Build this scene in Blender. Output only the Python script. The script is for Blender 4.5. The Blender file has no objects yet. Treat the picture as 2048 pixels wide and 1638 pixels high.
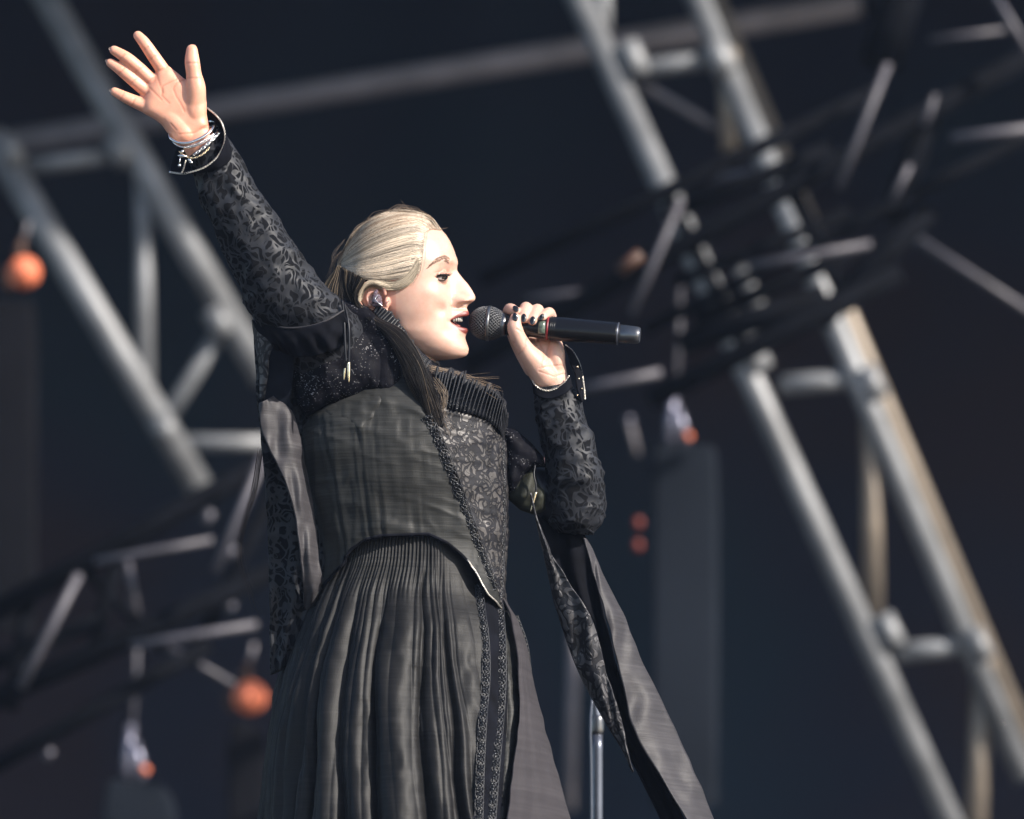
import bpy, bmesh, math, random
import numpy as np
from mathutils import Vector
from mathutils.bvhtree import BVHTree
from mathutils.geometry import delaunay_2d_cdt
rnd = random.Random(7); nr = np.random.RandomState(5)
SC = bpy.context.scene; COL = SC.collection
# ------------------------------------------------------------------ camera, world, sun, exposure
PITCH = math.radians(12); LENS = 190.0; FPX = LENS/36*2048
CAM = np.array([0.0, -8.0, 1.40 - 8*math.tan(PITCH)])
S = 1/1330.0
cd = bpy.data.cameras.new('camera'); cam = bpy.data.objects.new('camera', cd); COL.objects.link(cam)
cam.location = CAM; cam.rotation_euler = (math.pi/2 + PITCH, 0, 0)
cd.lens = LENS; cd.sensor_width = 36; cd.clip_end = 1000; cd.clip_start = .05
cd.dof.use_dof = True; cd.dof.focus_distance = 8.08; cd.dof.aperture_fstop = 3.1
SC.camera = cam
SUN = Vector((0.70, -0.45, 0.56)).normalized()
w = bpy.data.worlds.new('World'); SC.world = w; w.use_nodes = True
nt = w.node_tree; sky = nt.nodes.new('ShaderNodeTexSky'); sky.sky_type = 'NISHITA'; sky.sun_disc = False
sky.sun_elevation = math.asin(SUN.z); sky.sun_rotation = math.atan2(SUN.x, SUN.y)
nt.links.new(sky.outputs[0], nt.nodes['Background'].inputs[0]); nt.nodes['Background'].inputs[1].default_value = .11
sl = bpy.data.lights.new('sun', 'SUN'); sl.energy = 4.2; sl.angle = math.radians(.6); sl.color = (1, .93, .84)
so = bpy.data.objects.new('sun', sl); COL.objects.link(so); so.rotation_euler = SUN.to_track_quat('Z', 'Y').to_euler()
SC.view_settings.view_transform = 'Standard'; SC.view_settings.look = 'None'
SC.view_settings.exposure = .85; SC.view_settings.gamma = 1

# ------------------------------------------------------------------ helpers
def W(p):
    """points (px, py, depth px) of the 2048 px picture -> world metres"""
    p = np.asarray(p, float).reshape(-1, 3)
    dx = (p[:,0]-1024)/FPX; du = (819-p[:,1])/FPX
    dy = math.cos(PITCH) - du*math.sin(PITCH); dz = math.sin(PITCH) + du*math.cos(PITCH)
    t = (8 + p[:,2]*S)/dy
    return np.stack([CAM[0]+dx*t, CAM[1]+dy*t, CAM[2]+dz*t], 1)
def PM(px, py, m): return W([(px, py, m/S)])[0]
def tag(o, label=None, cat=None, group=None, kind=None):
    for k, v in (('label', label), ('category', cat), ('group', group), ('kind', kind)):
        if v: o[k] = v
    return o
def empty(name, loc=(0,0,0)):
    o = bpy.data.objects.new(name, None); o.location = loc; COL.objects.link(o); return o
def obj(name, v, f, mat, parent=None, smooth=True, attr=None, solid=0):
    me = bpy.data.meshes.new(name); me.from_pydata([tuple(a) for a in v], [], [tuple(int(i) for i in a) for a in f]); me.update()
    if smooth: me.polygons.foreach_set('use_smooth', [True]*len(me.polygons))
    if mat: me.materials.append(mat)
    if attr is not None:
        ca = me.color_attributes.new('Col', 'FLOAT_COLOR', 'POINT')
        a = np.ones((len(v), 4)); a[:, :3] = attr; ca.data.foreach_set('color', a.ravel())
    o = bpy.data.objects.new(name, me); COL.objects.link(o)
    if solid:
        m = o.modifiers.new('solid', 'SOLIDIFY'); m.thickness = solid; m.offset = 0
    if parent:
        o.parent = parent
        if parent.type == 'EMPTY' : o.matrix_parent_inverse = parent.matrix_basis.inverted()
    return o
def grid_faces(n, m, wrap=True, off=0):
    i, j = np.meshgrid(np.arange(n-1), np.arange(m if wrap else m-1), indexing='ij')
    a = i*m+j; b = i*m+(j+1) % m; c = b+m; d = a+m
    return np.stack([a, b, c, d], -1).reshape(-1, 4)+off
def cr(P, n):
    """Catmull-Rom through the rows of P, resampled to n rows"""
    P = np.asarray(P, float); k = len(P)
    if k < 3: 
        t = np.linspace(0, 1, n)[:, None]; return P[0]*(1-t)+P[-1]*t
    Q = np.vstack([2*P[0]-P[1], P, 2*P[-1]-P[-2]])
    u = np.linspace(0, k-1-1e-9, n); i = u.astype(int); t = (u-i)[:, None]
    a, b, c, d = Q[i], Q[i+1], Q[i+2], Q[i+3]
    return .5*((2*b)+(-a+c)*t+(2*a-5*b+4*c-d)*t*t+(-a+3*b-3*c+d)*t**3)
def vnoise(p, s, seed=0):
    """smooth value noise, vectorised; p (N,k)"""
    p = np.asarray(p, float)*s + seed*17.31; k = p.shape[1]; i = np.floor(p).astype(np.int64); f = p-i; f = f*f*(3-2*f)
    out = 0
    for c in range(2**k):
        bits = [(c >> q) & 1 for q in range(k)]; h = np.zeros(len(p)); wgt = np.ones(len(p))
        acc = np.zeros(len(p), np.int64)
        for q, b in enumerate(bits):
            acc = acc*73856093 + (i[:, q]+b)*[19349663, 83492791, 29986577][q]
            wgt = wgt*(f[:, q] if b else 1-f[:, q])
        acc = (acc ^ (acc >> 13)) * 1274126177; acc = acc ^ (acc >> 16)
        h = (acc & 0xffff)/65535.0
        out = out + wgt*h
    return out*2-1
def loft(rows, n, m, e=2.0, disp=None, caps=True):
    """rows: Lx,Ly,Lz, Rx,Ry,Rz, thickness ; returns px-space verts and faces. angle 0=R, -z side = camera"""
    R = cr(rows, n); ph = np.linspace(0, 2*math.pi, m, endpoint=False)
    c = np.cos(ph); s = np.sin(ph); cc = np.sign(c)*np.abs(c)**(2/e); ss = np.sign(s)*np.abs(s)**(2/e)
    C = (R[:, :3]+R[:, 3:6])/2; H = (R[:, 3:6]-R[:, :3])/2
    V = C[:, None]+H[:, None]*cc[None, :, None]+np.array([0, 0, 1.])[None, None]*(R[:, 6][:, None]*-ss[None])[:, :, None]
    if disp is not None:
        dirv = H[:, None]*cc[None, :, None]+np.array([0, 0, 1.])[None, None]*(R[:, 6][:, None]*-ss[None])[:, :, None]
        ln = np.linalg.norm(dirv, axis=2, keepdims=True)+1e-9
        V = V+dirv/ln*disp(np.linspace(0, 1, n)[:, None]*np.ones(m)[None], ph[None]*np.ones(n)[:, None], V)[:, :, None]
    V = V.reshape(-1, 3); F = [tuple(f) for f in grid_faces(n, m)]
    if caps:
        V = np.vstack([V, C[0], C[-1]]); a = len(V)-2; b = a+1
        F += [(a, (j+1) % m, j) for j in range(m)]+[(b, (n-1)*m+j, (n-1)*m+(j+1) % m) for j in range(m)]
    return V, F
def tube(P, r, sides=8, n=None, cap=True):
    """P points in any space, r scalar or per point"""
    P = np.asarray(P, float); r = np.ones(len(P))*r
    if n: Q = cr(np.hstack([P, r[:, None]]), n); P, r = Q[:, :3], Q[:, 3]
    T = np.gradient(P, axis=0); T /= np.linalg.norm(T, axis=1, keepdims=True)+1e-12
    up = np.array([0.13, .21, 1.]) if abs(T[0, 2]) < .8 else np.array([1., .2, 0])
    A = np.zeros_like(P); a = np.cross(T[0], up); a /= np.linalg.norm(a)
    for i in range(len(P)):
        a = a-T[i]*np.dot(a, T[i]); a /= np.linalg.norm(a)+1e-12; A[i] = a
    B = np.cross(T, A); ph = np.linspace(0, 2*math.pi, sides, endpoint=False)
    V = (P[:, None]+r[:, None, None]*(A[:, None]*np.cos(ph)[None, :, None]+B[:, None]*np.sin(ph)[None, :, None])).reshape(-1, 3)
    F = [tuple(f) for f in grid_faces(len(P), sides)]
    if cap:
        F += [tuple(range(sides))[::-1], tuple((len(P)-1)*sides+k for k in range(sides))]
    return V, F
def capsule(P, r, sides=20, n=None):
    """closed chain with rounded ends"""
    P = np.asarray(P, float); r = np.asarray(r, float)*np.ones(len(P))
    Q = cr(np.hstack([P, r[:, None]]), n or 8*len(P)); P, r = Q[:, :3], Q[:, 3]
    d0 = P[0]-P[1]; d0 /= np.linalg.norm(d0); d1 = P[-1]-P[-2]; d1 /= np.linalg.norm(d1)
    th = np.linspace(.08, 1.35, 6)
    pre = [P[0]+d0*r[0]*math.cos(t) for t in th]; pr = [r[0]*math.sin(t) for t in th]
    post = [P[-1]+d1*r[-1]*math.cos(t) for t in th[::-1]]; po = [r[-1]*math.sin(t) for t in th[::-1]]
    return tube(np.vstack([pre, P, post]), np.array(pr+list(r)+po), sides)
def ellipsoid(c, rad, R=None, nu=24, nv=16):
    u = np.linspace(0, 2*math.pi, nu, endpoint=False); v = np.linspace(0.02, math.pi-.02, nv)
    P = np.stack([np.outer(np.sin(v), np.cos(u)), np.outer(np.cos(v), np.ones(nu)), np.outer(np.sin(v), np.sin(u))], -1).reshape(-1, 3)*np.array(rad)
    if R is not None: P = P@np.array(R).T
    F = [tuple(f) for f in grid_faces(nv, nu)]+[tuple(range(nu))[::-1], tuple((nv-1)*nu+k for k in range(nu))]
    return P+np.array(c), F
def rotz(a):  # in picture plane
    c, s = math.cos(a), math.sin(a); return np.array([[c, -s, 0], [s, c, 0], [0, 0, 1]])
def join(parts):
    V = []; F = []; o = 0
    for v, f in parts:
        V.append(v); F += [tuple(int(i)+o for i in a) for a in f]; o += len(v)
    return np.vstack(V), F
def bvh_of(V, F): return BVHTree.FromPolygons([Vector(a) for a in V], [tuple(int(i) for i in f) for f in F])
CV = Vector(CAM)
def hit(bv, px, py, lift=0):
    """first surface point seen from the front at this picture point, px space with lift towards the viewer"""
    p = Vector(W([(px, py, 0)])[0]); d = (p-CV).normalized(); r = bv.ray_cast(CV, d)
    if r[0] is None: return None
    return (r[0].y/S)-lift
def on(bv, pts, lift=0, default=0):
    out = []; last = default
    for p in pts:
        z = hit(bv, p[0], p[1], lift)
        if z is None: z = last
        last = z; out.append((p[0], p[1], z))
    return np.array(out)
def resample(P, step):
    P = np.asarray(P, float); d = np.r_[0, np.cumsum(np.linalg.norm(np.diff(P, axis=0), axis=1))]
    n = max(3, int(d[-1]/step)); t = np.linspace(0, d[-1], n)
    return np.stack([np.interp(t, d, P[:, k]) for k in range(P.shape[1])], 1)
def cdt(poly, step):
    P = resample(np.vstack([poly, poly[:1]]), step)[:-1]
    x0, y0 = P.min(0); x1, y1 = P.max(0)
    gx, gy = np.meshgrid(np.arange(x0, x1, step), np.arange(y0, y1, step)); g = np.stack([gx.ravel(), gy.ravel()], 1)
    g[:, 0] += (np.round(g[:, 1]/step) % 2)*step*.5
    ins = np.zeros(len(g), bool); A = P; B = np.roll(P, -1, 0)
    for a, b in zip(A, B):
        c = ((a[1] > g[:, 1]) != (b[1] > g[:, 1])) & (g[:, 0] < (b[0]-a[0])*(g[:, 1]-a[1])/(b[1]-a[1]+1e-12)+a[0]); ins ^= c
    g = g[ins]
    def dist(q):
        d = np.full(len(q), 1e9)
        for a, b in zip(A, B):
            ab = b-a; t = np.clip(((q-a)@ab)/(ab@ab+1e-12), 0, 1); d = np.minimum(d, np.linalg.norm(q-a-t[:, None]*ab, axis=1))
        return d
    dg = dist(g); g = g[dg > step*.45]; dg = dg[dg > step*.45]
    pts = np.vstack([P, g]); n = len(P)
    r = delaunay_2d_cdt([Vector(p) for p in pts], [], [list(range(n))], 1, 1e-6)
    vv = np.array([tuple(v) for v in r[0]]); return vv, [tuple(f) for f in r[2]], dist(vv)
def patch(poly, bv, lift, step=6, fn=None, edge=True):
    v, f, d = cdt(np.array(poly, float), step); P = on(bv, v, 0)
    z = P[:, 2].copy()
    # smooth out misses
    lf = lift*np.clip(d/ (step*.9), 0, 1)**.5 if edge else lift
    if fn is not None: lf = lf+fn(P, d)
    P[:, 2] = z-lf; return P, f
def puff(poly, z0, T, D, step=5, fn=None):
    """closed, rounded solid with a given outline"""
    v, f, d = cdt(np.array(poly, float), step)
    h = T*np.sqrt(np.clip(1-(1-np.clip(d/D, 0, 1))**2, 0, 1))
    zz = z0(v[:, 0], v[:, 1]) if callable(z0) else z0
    A = np.c_[v, zz-h]; B = np.c_[v, zz+h*.7+.01]
    if fn is not None: A[:, 2] -= fn(v, d)*np.clip(d/6, 0, 1)
    n = len(v); return np.vstack([A, B]), f+[tuple(i+n for i in a[::-1]) for a in f]
def sheet(A, B, n=60, m=14, bulge=0, fn=None):
    """cloth between two edge lines (px space)"""
    a = cr(A, n); b = cr(B, n); t = np.linspace(0, 1, m)
    V = a[:, None]*(1-t)[None, :, None]+b[:, None]*t[None, :, None]
    V[:, :, 2] -= bulge*np.sin(math.pi*t)[None]
    if fn is not None: V[:, :, 2] -= fn(np.linspace(0, 1, n)[:, None], t[None])
    V = V.reshape(-1, 3); V[:, 0] += 2.2*vnoise(V, .035, 51); V[:, 2] += 5*vnoise(V, .03, 55)*np.clip(n-59, 0, 1)
    return V, [tuple(f) for f in grid_faces(n, m, False)]

# ------------------------------------------------------------------ materials
def nm(name):
    m = bpy.data.materials.new(name); m.use_nodes = True; return m, m.node_tree, m.node_tree.nodes['Principled BSDF']
def N(t, kind, **kw):
    n = t.nodes.new('ShaderNode'+kind)
    for k, v in kw.items():
        if k in n.inputs: n.inputs[k].default_value = v
        else: setattr(n, k, v)
    return n
def ramp(t, src, stops):
    r = t.nodes.new('ShaderNodeValToRGB'); el = r.color_ramp.elements
    while len(el) > 1: el.remove(el[-1])
    el[0].position = stops[0][0]; el[0].color = (*stops[0][1], 1)
    for p, c in stops[1:]: e = el.new(p); e.color = (*c, 1)
    t.links.new(src, r.inputs[0]); return r
def coords(t, scale=(1,1,1), rot=(0,0,0)):
    tc = N(t, 'TexCoord'); mp = N(t, 'Mapping'); mp.inputs['Scale'].default_value = scale; mp.inputs['Rotation'].default_value = rot
    t.links.new(tc.outputs['Object'], mp.inputs[0]); return mp.outputs[0]
def bump(t, b, h, strength, dist=.002):
    n = N(t, 'Bump'); n.inputs['Strength'].default_value = strength; n.inputs['Distance'].default_value = dist
    t.links.new(h, n.inputs['Height']); t.links.new(n.outputs[0], b.inputs['Normal'])
def simple(name, col, rough=.5, metal=0, nscale=60, namt=.25, bmp=.15, coat=0, spec=.5):
    m, t, b = nm(name); n = N(t, 'TexNoise', Scale=nscale, Detail=6.); t.links.new(coords(t), n.inputs['Vector'])
    c0 = tuple(x*(1-namt) for x in col); c1 = tuple(min(1, x*(1+namt)) for x in col)
    r = ramp(t, n.outputs[0], [(.3, c0), (.7, c1)]); t.links.new(r.outputs[0], b.inputs['Base Color'])
    b.inputs['Roughness'].default_value = rough; b.inputs['Metallic'].default_value = metal
    b.inputs['Specular IOR Level'].default_value = spec
    if coat: b.inputs['Coat Weight'].default_value = coat
    if bmp: bump(t, b, n.outputs[0], bmp)
    return m
def emis(name, col, st):
    m, t, b = nm(name); b.inputs['Base Color'].default_value = (*col, 1); b.inputs['Emission Color'].default_value = (*col, 1); b.inputs['Emission Strength'].default_value = st; return m
def silk(name, c0, c1, c2, rough=.42, rot=0.0, sc=1.0, sheen=.06, bs=.35):
    """dupioni: long horizontal slubs"""
    m, t, b = nm(name)
    n = N(t, 'TexNoise', Scale=1., Detail=7., Roughness=.65); t.links.new(coords(t, (9*sc, 9*sc, 300*sc), (0, rot, 0)), n.inputs['Vector'])
    n2 = N(t, 'TexNoise', Scale=7., Detail=3.); t.links.new(coords(t), n2.inputs['Vector'])
    n3 = N(t, 'TexNoise', Scale=1., Detail=2.); t.links.new(coords(t, (900, 900, 60)), n3.inputs['Vector'])
    mx = N(t, 'Math', operation='MULTIPLY_ADD'); mx.inputs[1].default_value = .45; t.links.new(n2.outputs[0], mx.inputs[0]); 
    sb = N(t, 'Math', operation='MULTIPLY_ADD'); sb.inputs[1].default_value = .75; sb.inputs[2].default_value = -.1; t.links.new(n.outputs[0], sb.inputs[0]); t.links.new(sb.outputs[0], mx.inputs[2])
    r = ramp(t, mx.outputs[0], [(.32, c0), (.52, c1), (.74, c2)]); t.links.new(r.outputs[0], b.inputs['Base Color'])
    b.inputs['Roughness'].default_value = rough; b.inputs['Sheen Weight'].default_value = sheen; b.inputs['Sheen Roughness'].default_value = .4
    b.inputs['Specular IOR Level'].default_value = .21
    ad = N(t, 'Math', operation='MULTIPLY_ADD'); ad.inputs[1].default_value = .3; t.links.new(n3.outputs[0], ad.inputs[0]); t.links.new(n.outputs[0], ad.inputs[2])
    bump(t, b, ad.outputs[0], bs, .0015); return m
def damask(name, ground, pile, scale=34, rg=.36, rp=.8, metal=0., lo=.44, hi=.47, bs=.5, sparkle=0, dist=1.6, k=5.2, spec=.3):
    """scrolling raised figures on a satin ground"""
    m, t, b = nm(name); co = coords(t)
    wob = N(t, 'TexNoise', Scale=scale*.9, Detail=1.); t.links.new(co, wob.inputs['Vector'])
    sb = N(t, 'VectorMath', operation='SUBTRACT'); sb.inputs[1].default_value = (.5, .5, .5); t.links.new(wob.outputs['Color'], sb.inputs[0])
    scv = N(t, 'VectorMath', operation='SCALE'); scv.inputs['Scale'].default_value = dist/scale; t.links.new(sb.outputs[0], scv.inputs[0])
    adv = N(t, 'VectorMath', operation='ADD'); t.links.new(co, adv.inputs[0]); t.links.new(scv.outputs[0], adv.inputs[1])
    mp = N(t, 'Mapping'); mp.inputs['Scale'].default_value = (1, 1, .5); t.links.new(adv.outputs[0], mp.inputs[0])
    vo = N(t, 'TexVoronoi', Scale=scale*1.9, feature='DISTANCE_TO_EDGE'); t.links.new(mp.outputs[0], vo.inputs['Vector'])
    v = N(t, 'TexNoise', Scale=scale*.8, Detail=.5, Distortion=1.4); t.links.new(co, v.inputs['Vector'])
    mu = N(t, 'Math', operation='MULTIPLY'); mu.inputs[1].default_value = k; t.links.new(v.outputs[0], mu.inputs[0])
    fr = N(t, 'Math', operation='PINGPONG'); fr.inputs[1].default_value = .5; t.links.new(mu.outputs[0], fr.inputs[0])
    f2 = N(t, 'Math', operation='MULTIPLY'); f2.inputs[1].default_value = 4.; t.links.new(fr.outputs[0], f2.inputs[0])
    s2 = N(t, 'Math', operation='MINIMUM'); t.links.new(vo.outputs['Distance'], s2.inputs[0]); t.links.new(f2.outputs[0], s2.inputs[1])
    mask = ramp(t, s2.outputs[0], [(lo, (0,0,0)), (hi, (1,1,1))])
    fine = N(t, 'TexNoise', Scale=900., Detail=2.); t.links.new(co, fine.inputs['Vector'])
    mid = N(t, 'TexNoise', Scale=60., Detail=4.); t.links.new(co, mid.inputs['Vector'])
    mc = N(t, 'MixRGB'); mc.inputs[1].default_value = (*ground, 1); mc.inputs[2].default_value = (*pile, 1); t.links.new(mask.outputs[0], mc.inputs[0])
    va = ramp(t, mid.outputs[0], [(.3, (.55,.55,.55)), (.7, (1.3,1.3,1.3))])
    mm = N(t, 'MixRGB', blend_type='MULTIPLY'); mm.inputs[0].default_value = 1; t.links.new(mc.outputs[0], mm.inputs[1]); t.links.new(va.outputs[0], mm.inputs[2])
    t.links.new(mm.outputs[0], b.inputs['Base Color'])
    mr = N(t, 'MapRange'); mr.inputs[3].default_value = rg; mr.inputs[4].default_value = rp; t.links.new(mask.outputs[0], mr.inputs[0]); t.links.new(mr.outputs[0], b.inputs['Roughness'])
    b.inputs['Metallic'].default_value = metal
    h = N(t, 'Math', operation='MULTIPLY_ADD'); h.inputs[1].default_value = .25; t.links.new(fine.outputs[0], h.inputs[0]); t.links.new(mask.outputs[0], h.inputs[2])
    bump(t, b, h.outputs[0], bs, .001); b.inputs['Specular IOR Level'].default_value = spec
    return m
def glitter(name, base, scale=900, amt=.72, bright=.5):
    m, t, b = nm(name); co = coords(t)
    vo = N(t, 'TexVoronoi', Scale=float(scale)); t.links.new(co, vo.inputs['Vector'])
    se = N(t, 'SeparateColor'); t.links.new(vo.outputs['Color'], se.inputs[0])
    n = N(t, 'TexNoise', Scale=26., Detail=3.); t.links.new(co, n.inputs['Vector'])
    ad = N(t, 'Math', operation='MULTIPLY_ADD'); ad.inputs[1].default_value = .28; t.links.new(n.outputs[0], ad.inputs[0]); 
    s3 = N(t, 'Math', operation='MULTIPLY'); s3.inputs[1].default_value = .7; t.links.new(se.outputs[0], s3.inputs[0]); t.links.new(s3.outputs[0], ad.inputs[2])
    r = ramp(t, ad.outputs[0], [(amt, base), (amt+.06, (bright, bright*.98, bright*1.02))]); t.links.new(r.outputs[0], b.inputs['Base Color'])
    r2 = ramp(t, ad.outputs[0], [(amt, (0,0,0)), (amt+.06, (.8,.8,.8))]); t.links.new(r2.outputs[0], b.inputs['Metallic'])
    b.inputs['Roughness'].default_value = .6; b.inputs['Specular IOR Level'].default_value = .06
    bump(t, b, se.outputs[1], .5, .0008); return m

def skin_mat():
    m, t, b = nm('skin'); at = N(t, 'Attribute', attribute_name='Col'); co = coords(t)
    n = N(t, 'TexNoise', Scale=48., Detail=7., Roughness=.7); t.links.new(co, n.inputs['Vector'])
    r = ramp(t, n.outputs[0], [(.32, (.93,.84,.81)), (.5, (.98,.94,.92)), (.68, (1.03,1.03,1.03))])
    mm = N(t, 'MixRGB', blend_type='MULTIPLY'); mm.inputs[0].default_value = 1; t.links.new(at.outputs['Color'], mm.inputs[1]); t.links.new(r.outputs[0], mm.inputs[2])
    t.links.new(mm.outputs[0], b.inputs['Base Color'])
    b.inputs['Roughness'].default_value = .42; b.inputs['Subsurface Weight'].default_value = .35; b.inputs['Subsurface Radius'].default_value = (1, .35, .18); b.inputs['Subsurface Scale'].default_value = .006
    p = N(t, 'TexNoise', Scale=1400., Detail=3.); t.links.new(co, p.inputs['Vector']); bump(t, b, p.outputs[0], .3, .0006); return m
def attrmat(name, rough=.4, spec=.5, sheen=0, aniso=0):
    m, t, b = nm(name); at = N(t, 'Attribute', attribute_name='Col'); t.links.new(at.outputs['Color'], b.inputs['Base Color'])
    b.inputs['Roughness'].default_value = rough; b.inputs['Specular IOR Level'].default_value = spec; return m
M = dict(
 skin=skin_mat(), hair=attrmat('hair_fibre', .42, .45), darkhair=attrmat('dark_hair_fibre', .5, .22),
 silk=silk('slubbed_silk', (.009,.0092,.0090), (.021,.0212,.0203), (.042,.0415,.039), rough=.5),
 skirt=silk('skirt_taffeta', (.004,.004,.0043), (.0095,.0092,.0096), (.021,.0202,.0206), rough=.52, sheen=.03, bs=.3),
 lining=silk('grey_lining', (.026,.0245,.027), (.044,.041,.045), (.066,.062,.066), rough=.5, sc=.8, bs=.4),
 petti=silk('matt_petticoat', (.026,.023,.026), (.038,.034,.038), (.052,.047,.051), rough=.75, sc=.5, rot=1.2, bs=.3),
 sleeve=damask('sleeve_damask', (.021,.0225,.028), (.0035,.004,.006), scale=36, rg=.5, rp=.95, lo=.095, hi=.15, dist=2.3, k=4., spec=.22, bs=.4),
 brocade=damask('bodice_brocade', (.010,.010,.014), (.078,.072,.070), scale=52, rg=.6, rp=.42, metal=.15, lo=.12, hi=.18, bs=.9, dist=2.3, k=4., spec=.3),
 strip=damask('drape_brocade', (.018,.018,.022), (.085,.082,.086), scale=34, rg=.5, rp=.42, metal=.15, lo=.10, hi=.18, bs=.9, dist=2.3, k=4., spec=.3),
 velvet=simple('black_velvet', (.0045,.005,.008), .9, 0, 30, .5, .3, spec=.1),
 satin=simple('black_satin', (.008,.009,.013), .42, 0, 18, .5, .5, spec=.3),
 glit=glitter('glitter_velvet', (.0055,.0055,.0085), 760, .80, .32),
 braid=simple('beaded_braid', (.016,.017,.021), .38, .1, 300, .6, .4),
 organza=simple('ruff_organza', (.018,.019,.024), .5, 0, 500, .4, .4, spec=.3),
 trim=simple('silver_twist', (.62,.57,.5), .3, .8, 900, .5, .5),
 silver=simple('silver_metal', (.8,.78,.75), .16, 1, 200, .1, .05),
 gold=simple('pale_gold_metal', (.8,.66,.45), .25, 1, 200, .2, .1),
 nail=simple('black_nail_polish', (.006,.006,.008), .12, 0, 10, .1, 0, coat=1),
 natnail=simple('natural_nail', (.8,.68,.6), .3, 0, 10, .1, 0),
 teeth=simple('teeth_enamel', (.42,.39,.35), .25, 0, 40, .05, 0),
 eye=None, lash=simple('lash_black', (.01,.008,.007), .6),
 iem=simple('smoky_plastic', (.16,.11,.13), .08, .2, 300, .8, .3, coat=1),
 micbody=simple('microphone_black', (.0035,.003,.0035), .27, 0, 900, .3, .08, spec=.4),
 micgrille=simple('grille_wire', (.13,.13,.135), .38, .6, 100, .2, 0),
 foam=simple('grille_foam', (.006,.006,.007), .9),
 steel=simple('steel_collar', (.16,.16,.165), .3, .9, 60, .2, .05),
 display=simple('display_window', (.10,.13,.10), .15, 0, 300, .5, 0), red=simple('red_band', (.22,.012,.018), .4),
 chrome=simple('stand_steel', (.13,.14,.17), .32, .7, 30, .15, .05),
 alu=simple('truss_aluminium', (.215,.22,.23), .48, .2, 8, .3, .1), aluw=simple('warm_aluminium', (.235,.195,.155), .45, .3, 8, .3, .1),
 dull=simple('dull_steel', (.17,.155,.17), .6, .1, 6, .3, .1), thin=simple('thin_strut_steel', (.085,.08,.095), .5, .1, 12, .3, .1),
 black=simple('black_powder_coat', (.0035,.004,.006), .8, 0, 12, .3, .1, spec=.04),
 orange=simple('orange_sling', (.82,.21,.10), .6, 0, 6, .25, .2), panel=simple('panel_cloth', (.012,.015,.021), .85, 0, 1.5, .25, .1, spec=.05),
 panel2=simple('post_paint', (.006,.006,.008), .8, 0, 3, .3, .1, spec=.05), shackle=simple('rigging_steel', (.2,.2,.26), .35, .7, 40, .5, .3),
 amber=simple('amber_plastic', (.05,.018,.008), .6), redlamp=emis('red_indicator', (.20,.03,.018), .02),
)
# eye: iris and white by position
def eye_mat(center):
    m, t, b = nm('eye'); at = N(t, 'Attribute', attribute_name='Col'); t.links.new(at.outputs['Color'], b.inputs['Base Color'])
    b.inputs['Roughness'].default_value = .08; b.inputs['Specular IOR Level'].default_value = .15; return m
M['eye'] = eye_mat(None)

# ------------------------------------------------------------------ setting
def plane_grid(name, fn, nu, nv, mat):
    u, v = np.meshgrid(np.linspace(0, 1, nu), np.linspace(0, 1, nv), indexing='ij'); P = fn(u, v).reshape(-1, 3)
    o = obj(name, P, grid_faces(nu, nv, False), mat); return tag(o, kind='structure')
mt, t, b = nm('hazed_drape'); co = coords(t)
n = N(t, 'TexNoise', Scale=.55, Detail=2.); t.links.new(co, n.inputs['Vector'])
r = ramp(t, n.outputs[0], [(.36, (.022,.040,.072)), (.5, (.028,.033,.064)), (.62, (.040,.032,.048))]); t.links.new(r.outputs[0], b.inputs['Base Color']); b.inputs['Roughness'].default_value = 1; b.inputs['Specular IOR Level'].default_value = .1  # navy puts the haze lift into the colour of black drapes
M['drape'] = mt
def drapef(u, v):
    x = (u-.5)*40; z = v*18; return np.stack([x, 15+.03*np.sin(x*5+np.sin(x*1.3)*2), z], -1)
back = plane_grid('backdrop', drapef, 900, 12, M['drape'])
M['deck'] = simple('stage_deck', (.03,.03,.034), .6, 0, 4, .3, .2); M['earth'] = simple('dusty_ground', (.07,.07,.068), .9, 0, 3, .4, .4)
def box(a, b_):
    (x0,y0,z0),(x1,y1,z1) = a, b_
    return np.array([(x,y,z) for z in (z0,z1) for y in (y0,y1) for x in (x0,x1)], float), [(0,2,3,1),(4,5,7,6),(0,1,5,4),(2,6,7,3),(0,4,6,2),(1,3,7,5)]
v_, f_ = box((-20,-1.6,-.25),(20,16,0)); tag(obj('stage_floor', v_, f_, M['deck'], smooth=False), kind='structure')
rv = np.array([(x, y, z) for (y, z) in ((4.2,5.5),(16,8.8)) for x in (-18,18)]+[(x, y, z+.25) for (y, z) in ((4.2,5.5),(16,8.8)) for x in (-18,18)], float)  # roof out of view, added to shade the backdrop but leave trusses sunlit
tag(obj('shade_roof', rv, [(0,1,3,2),(4,6,7,5),(0,4,5,1),(2,3,7,6),(0,2,6,4),(1,5,7,3)], M['black'], smooth=False), 'unseen black stage roof added to keep sun off the backdrop', kind='structure')
v_, f_ = box((-70,-70,-2.1),(70,70,-1.8)); tag(obj('ground', v_, f_, M['earth'], smooth=False), kind='structure')

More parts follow.
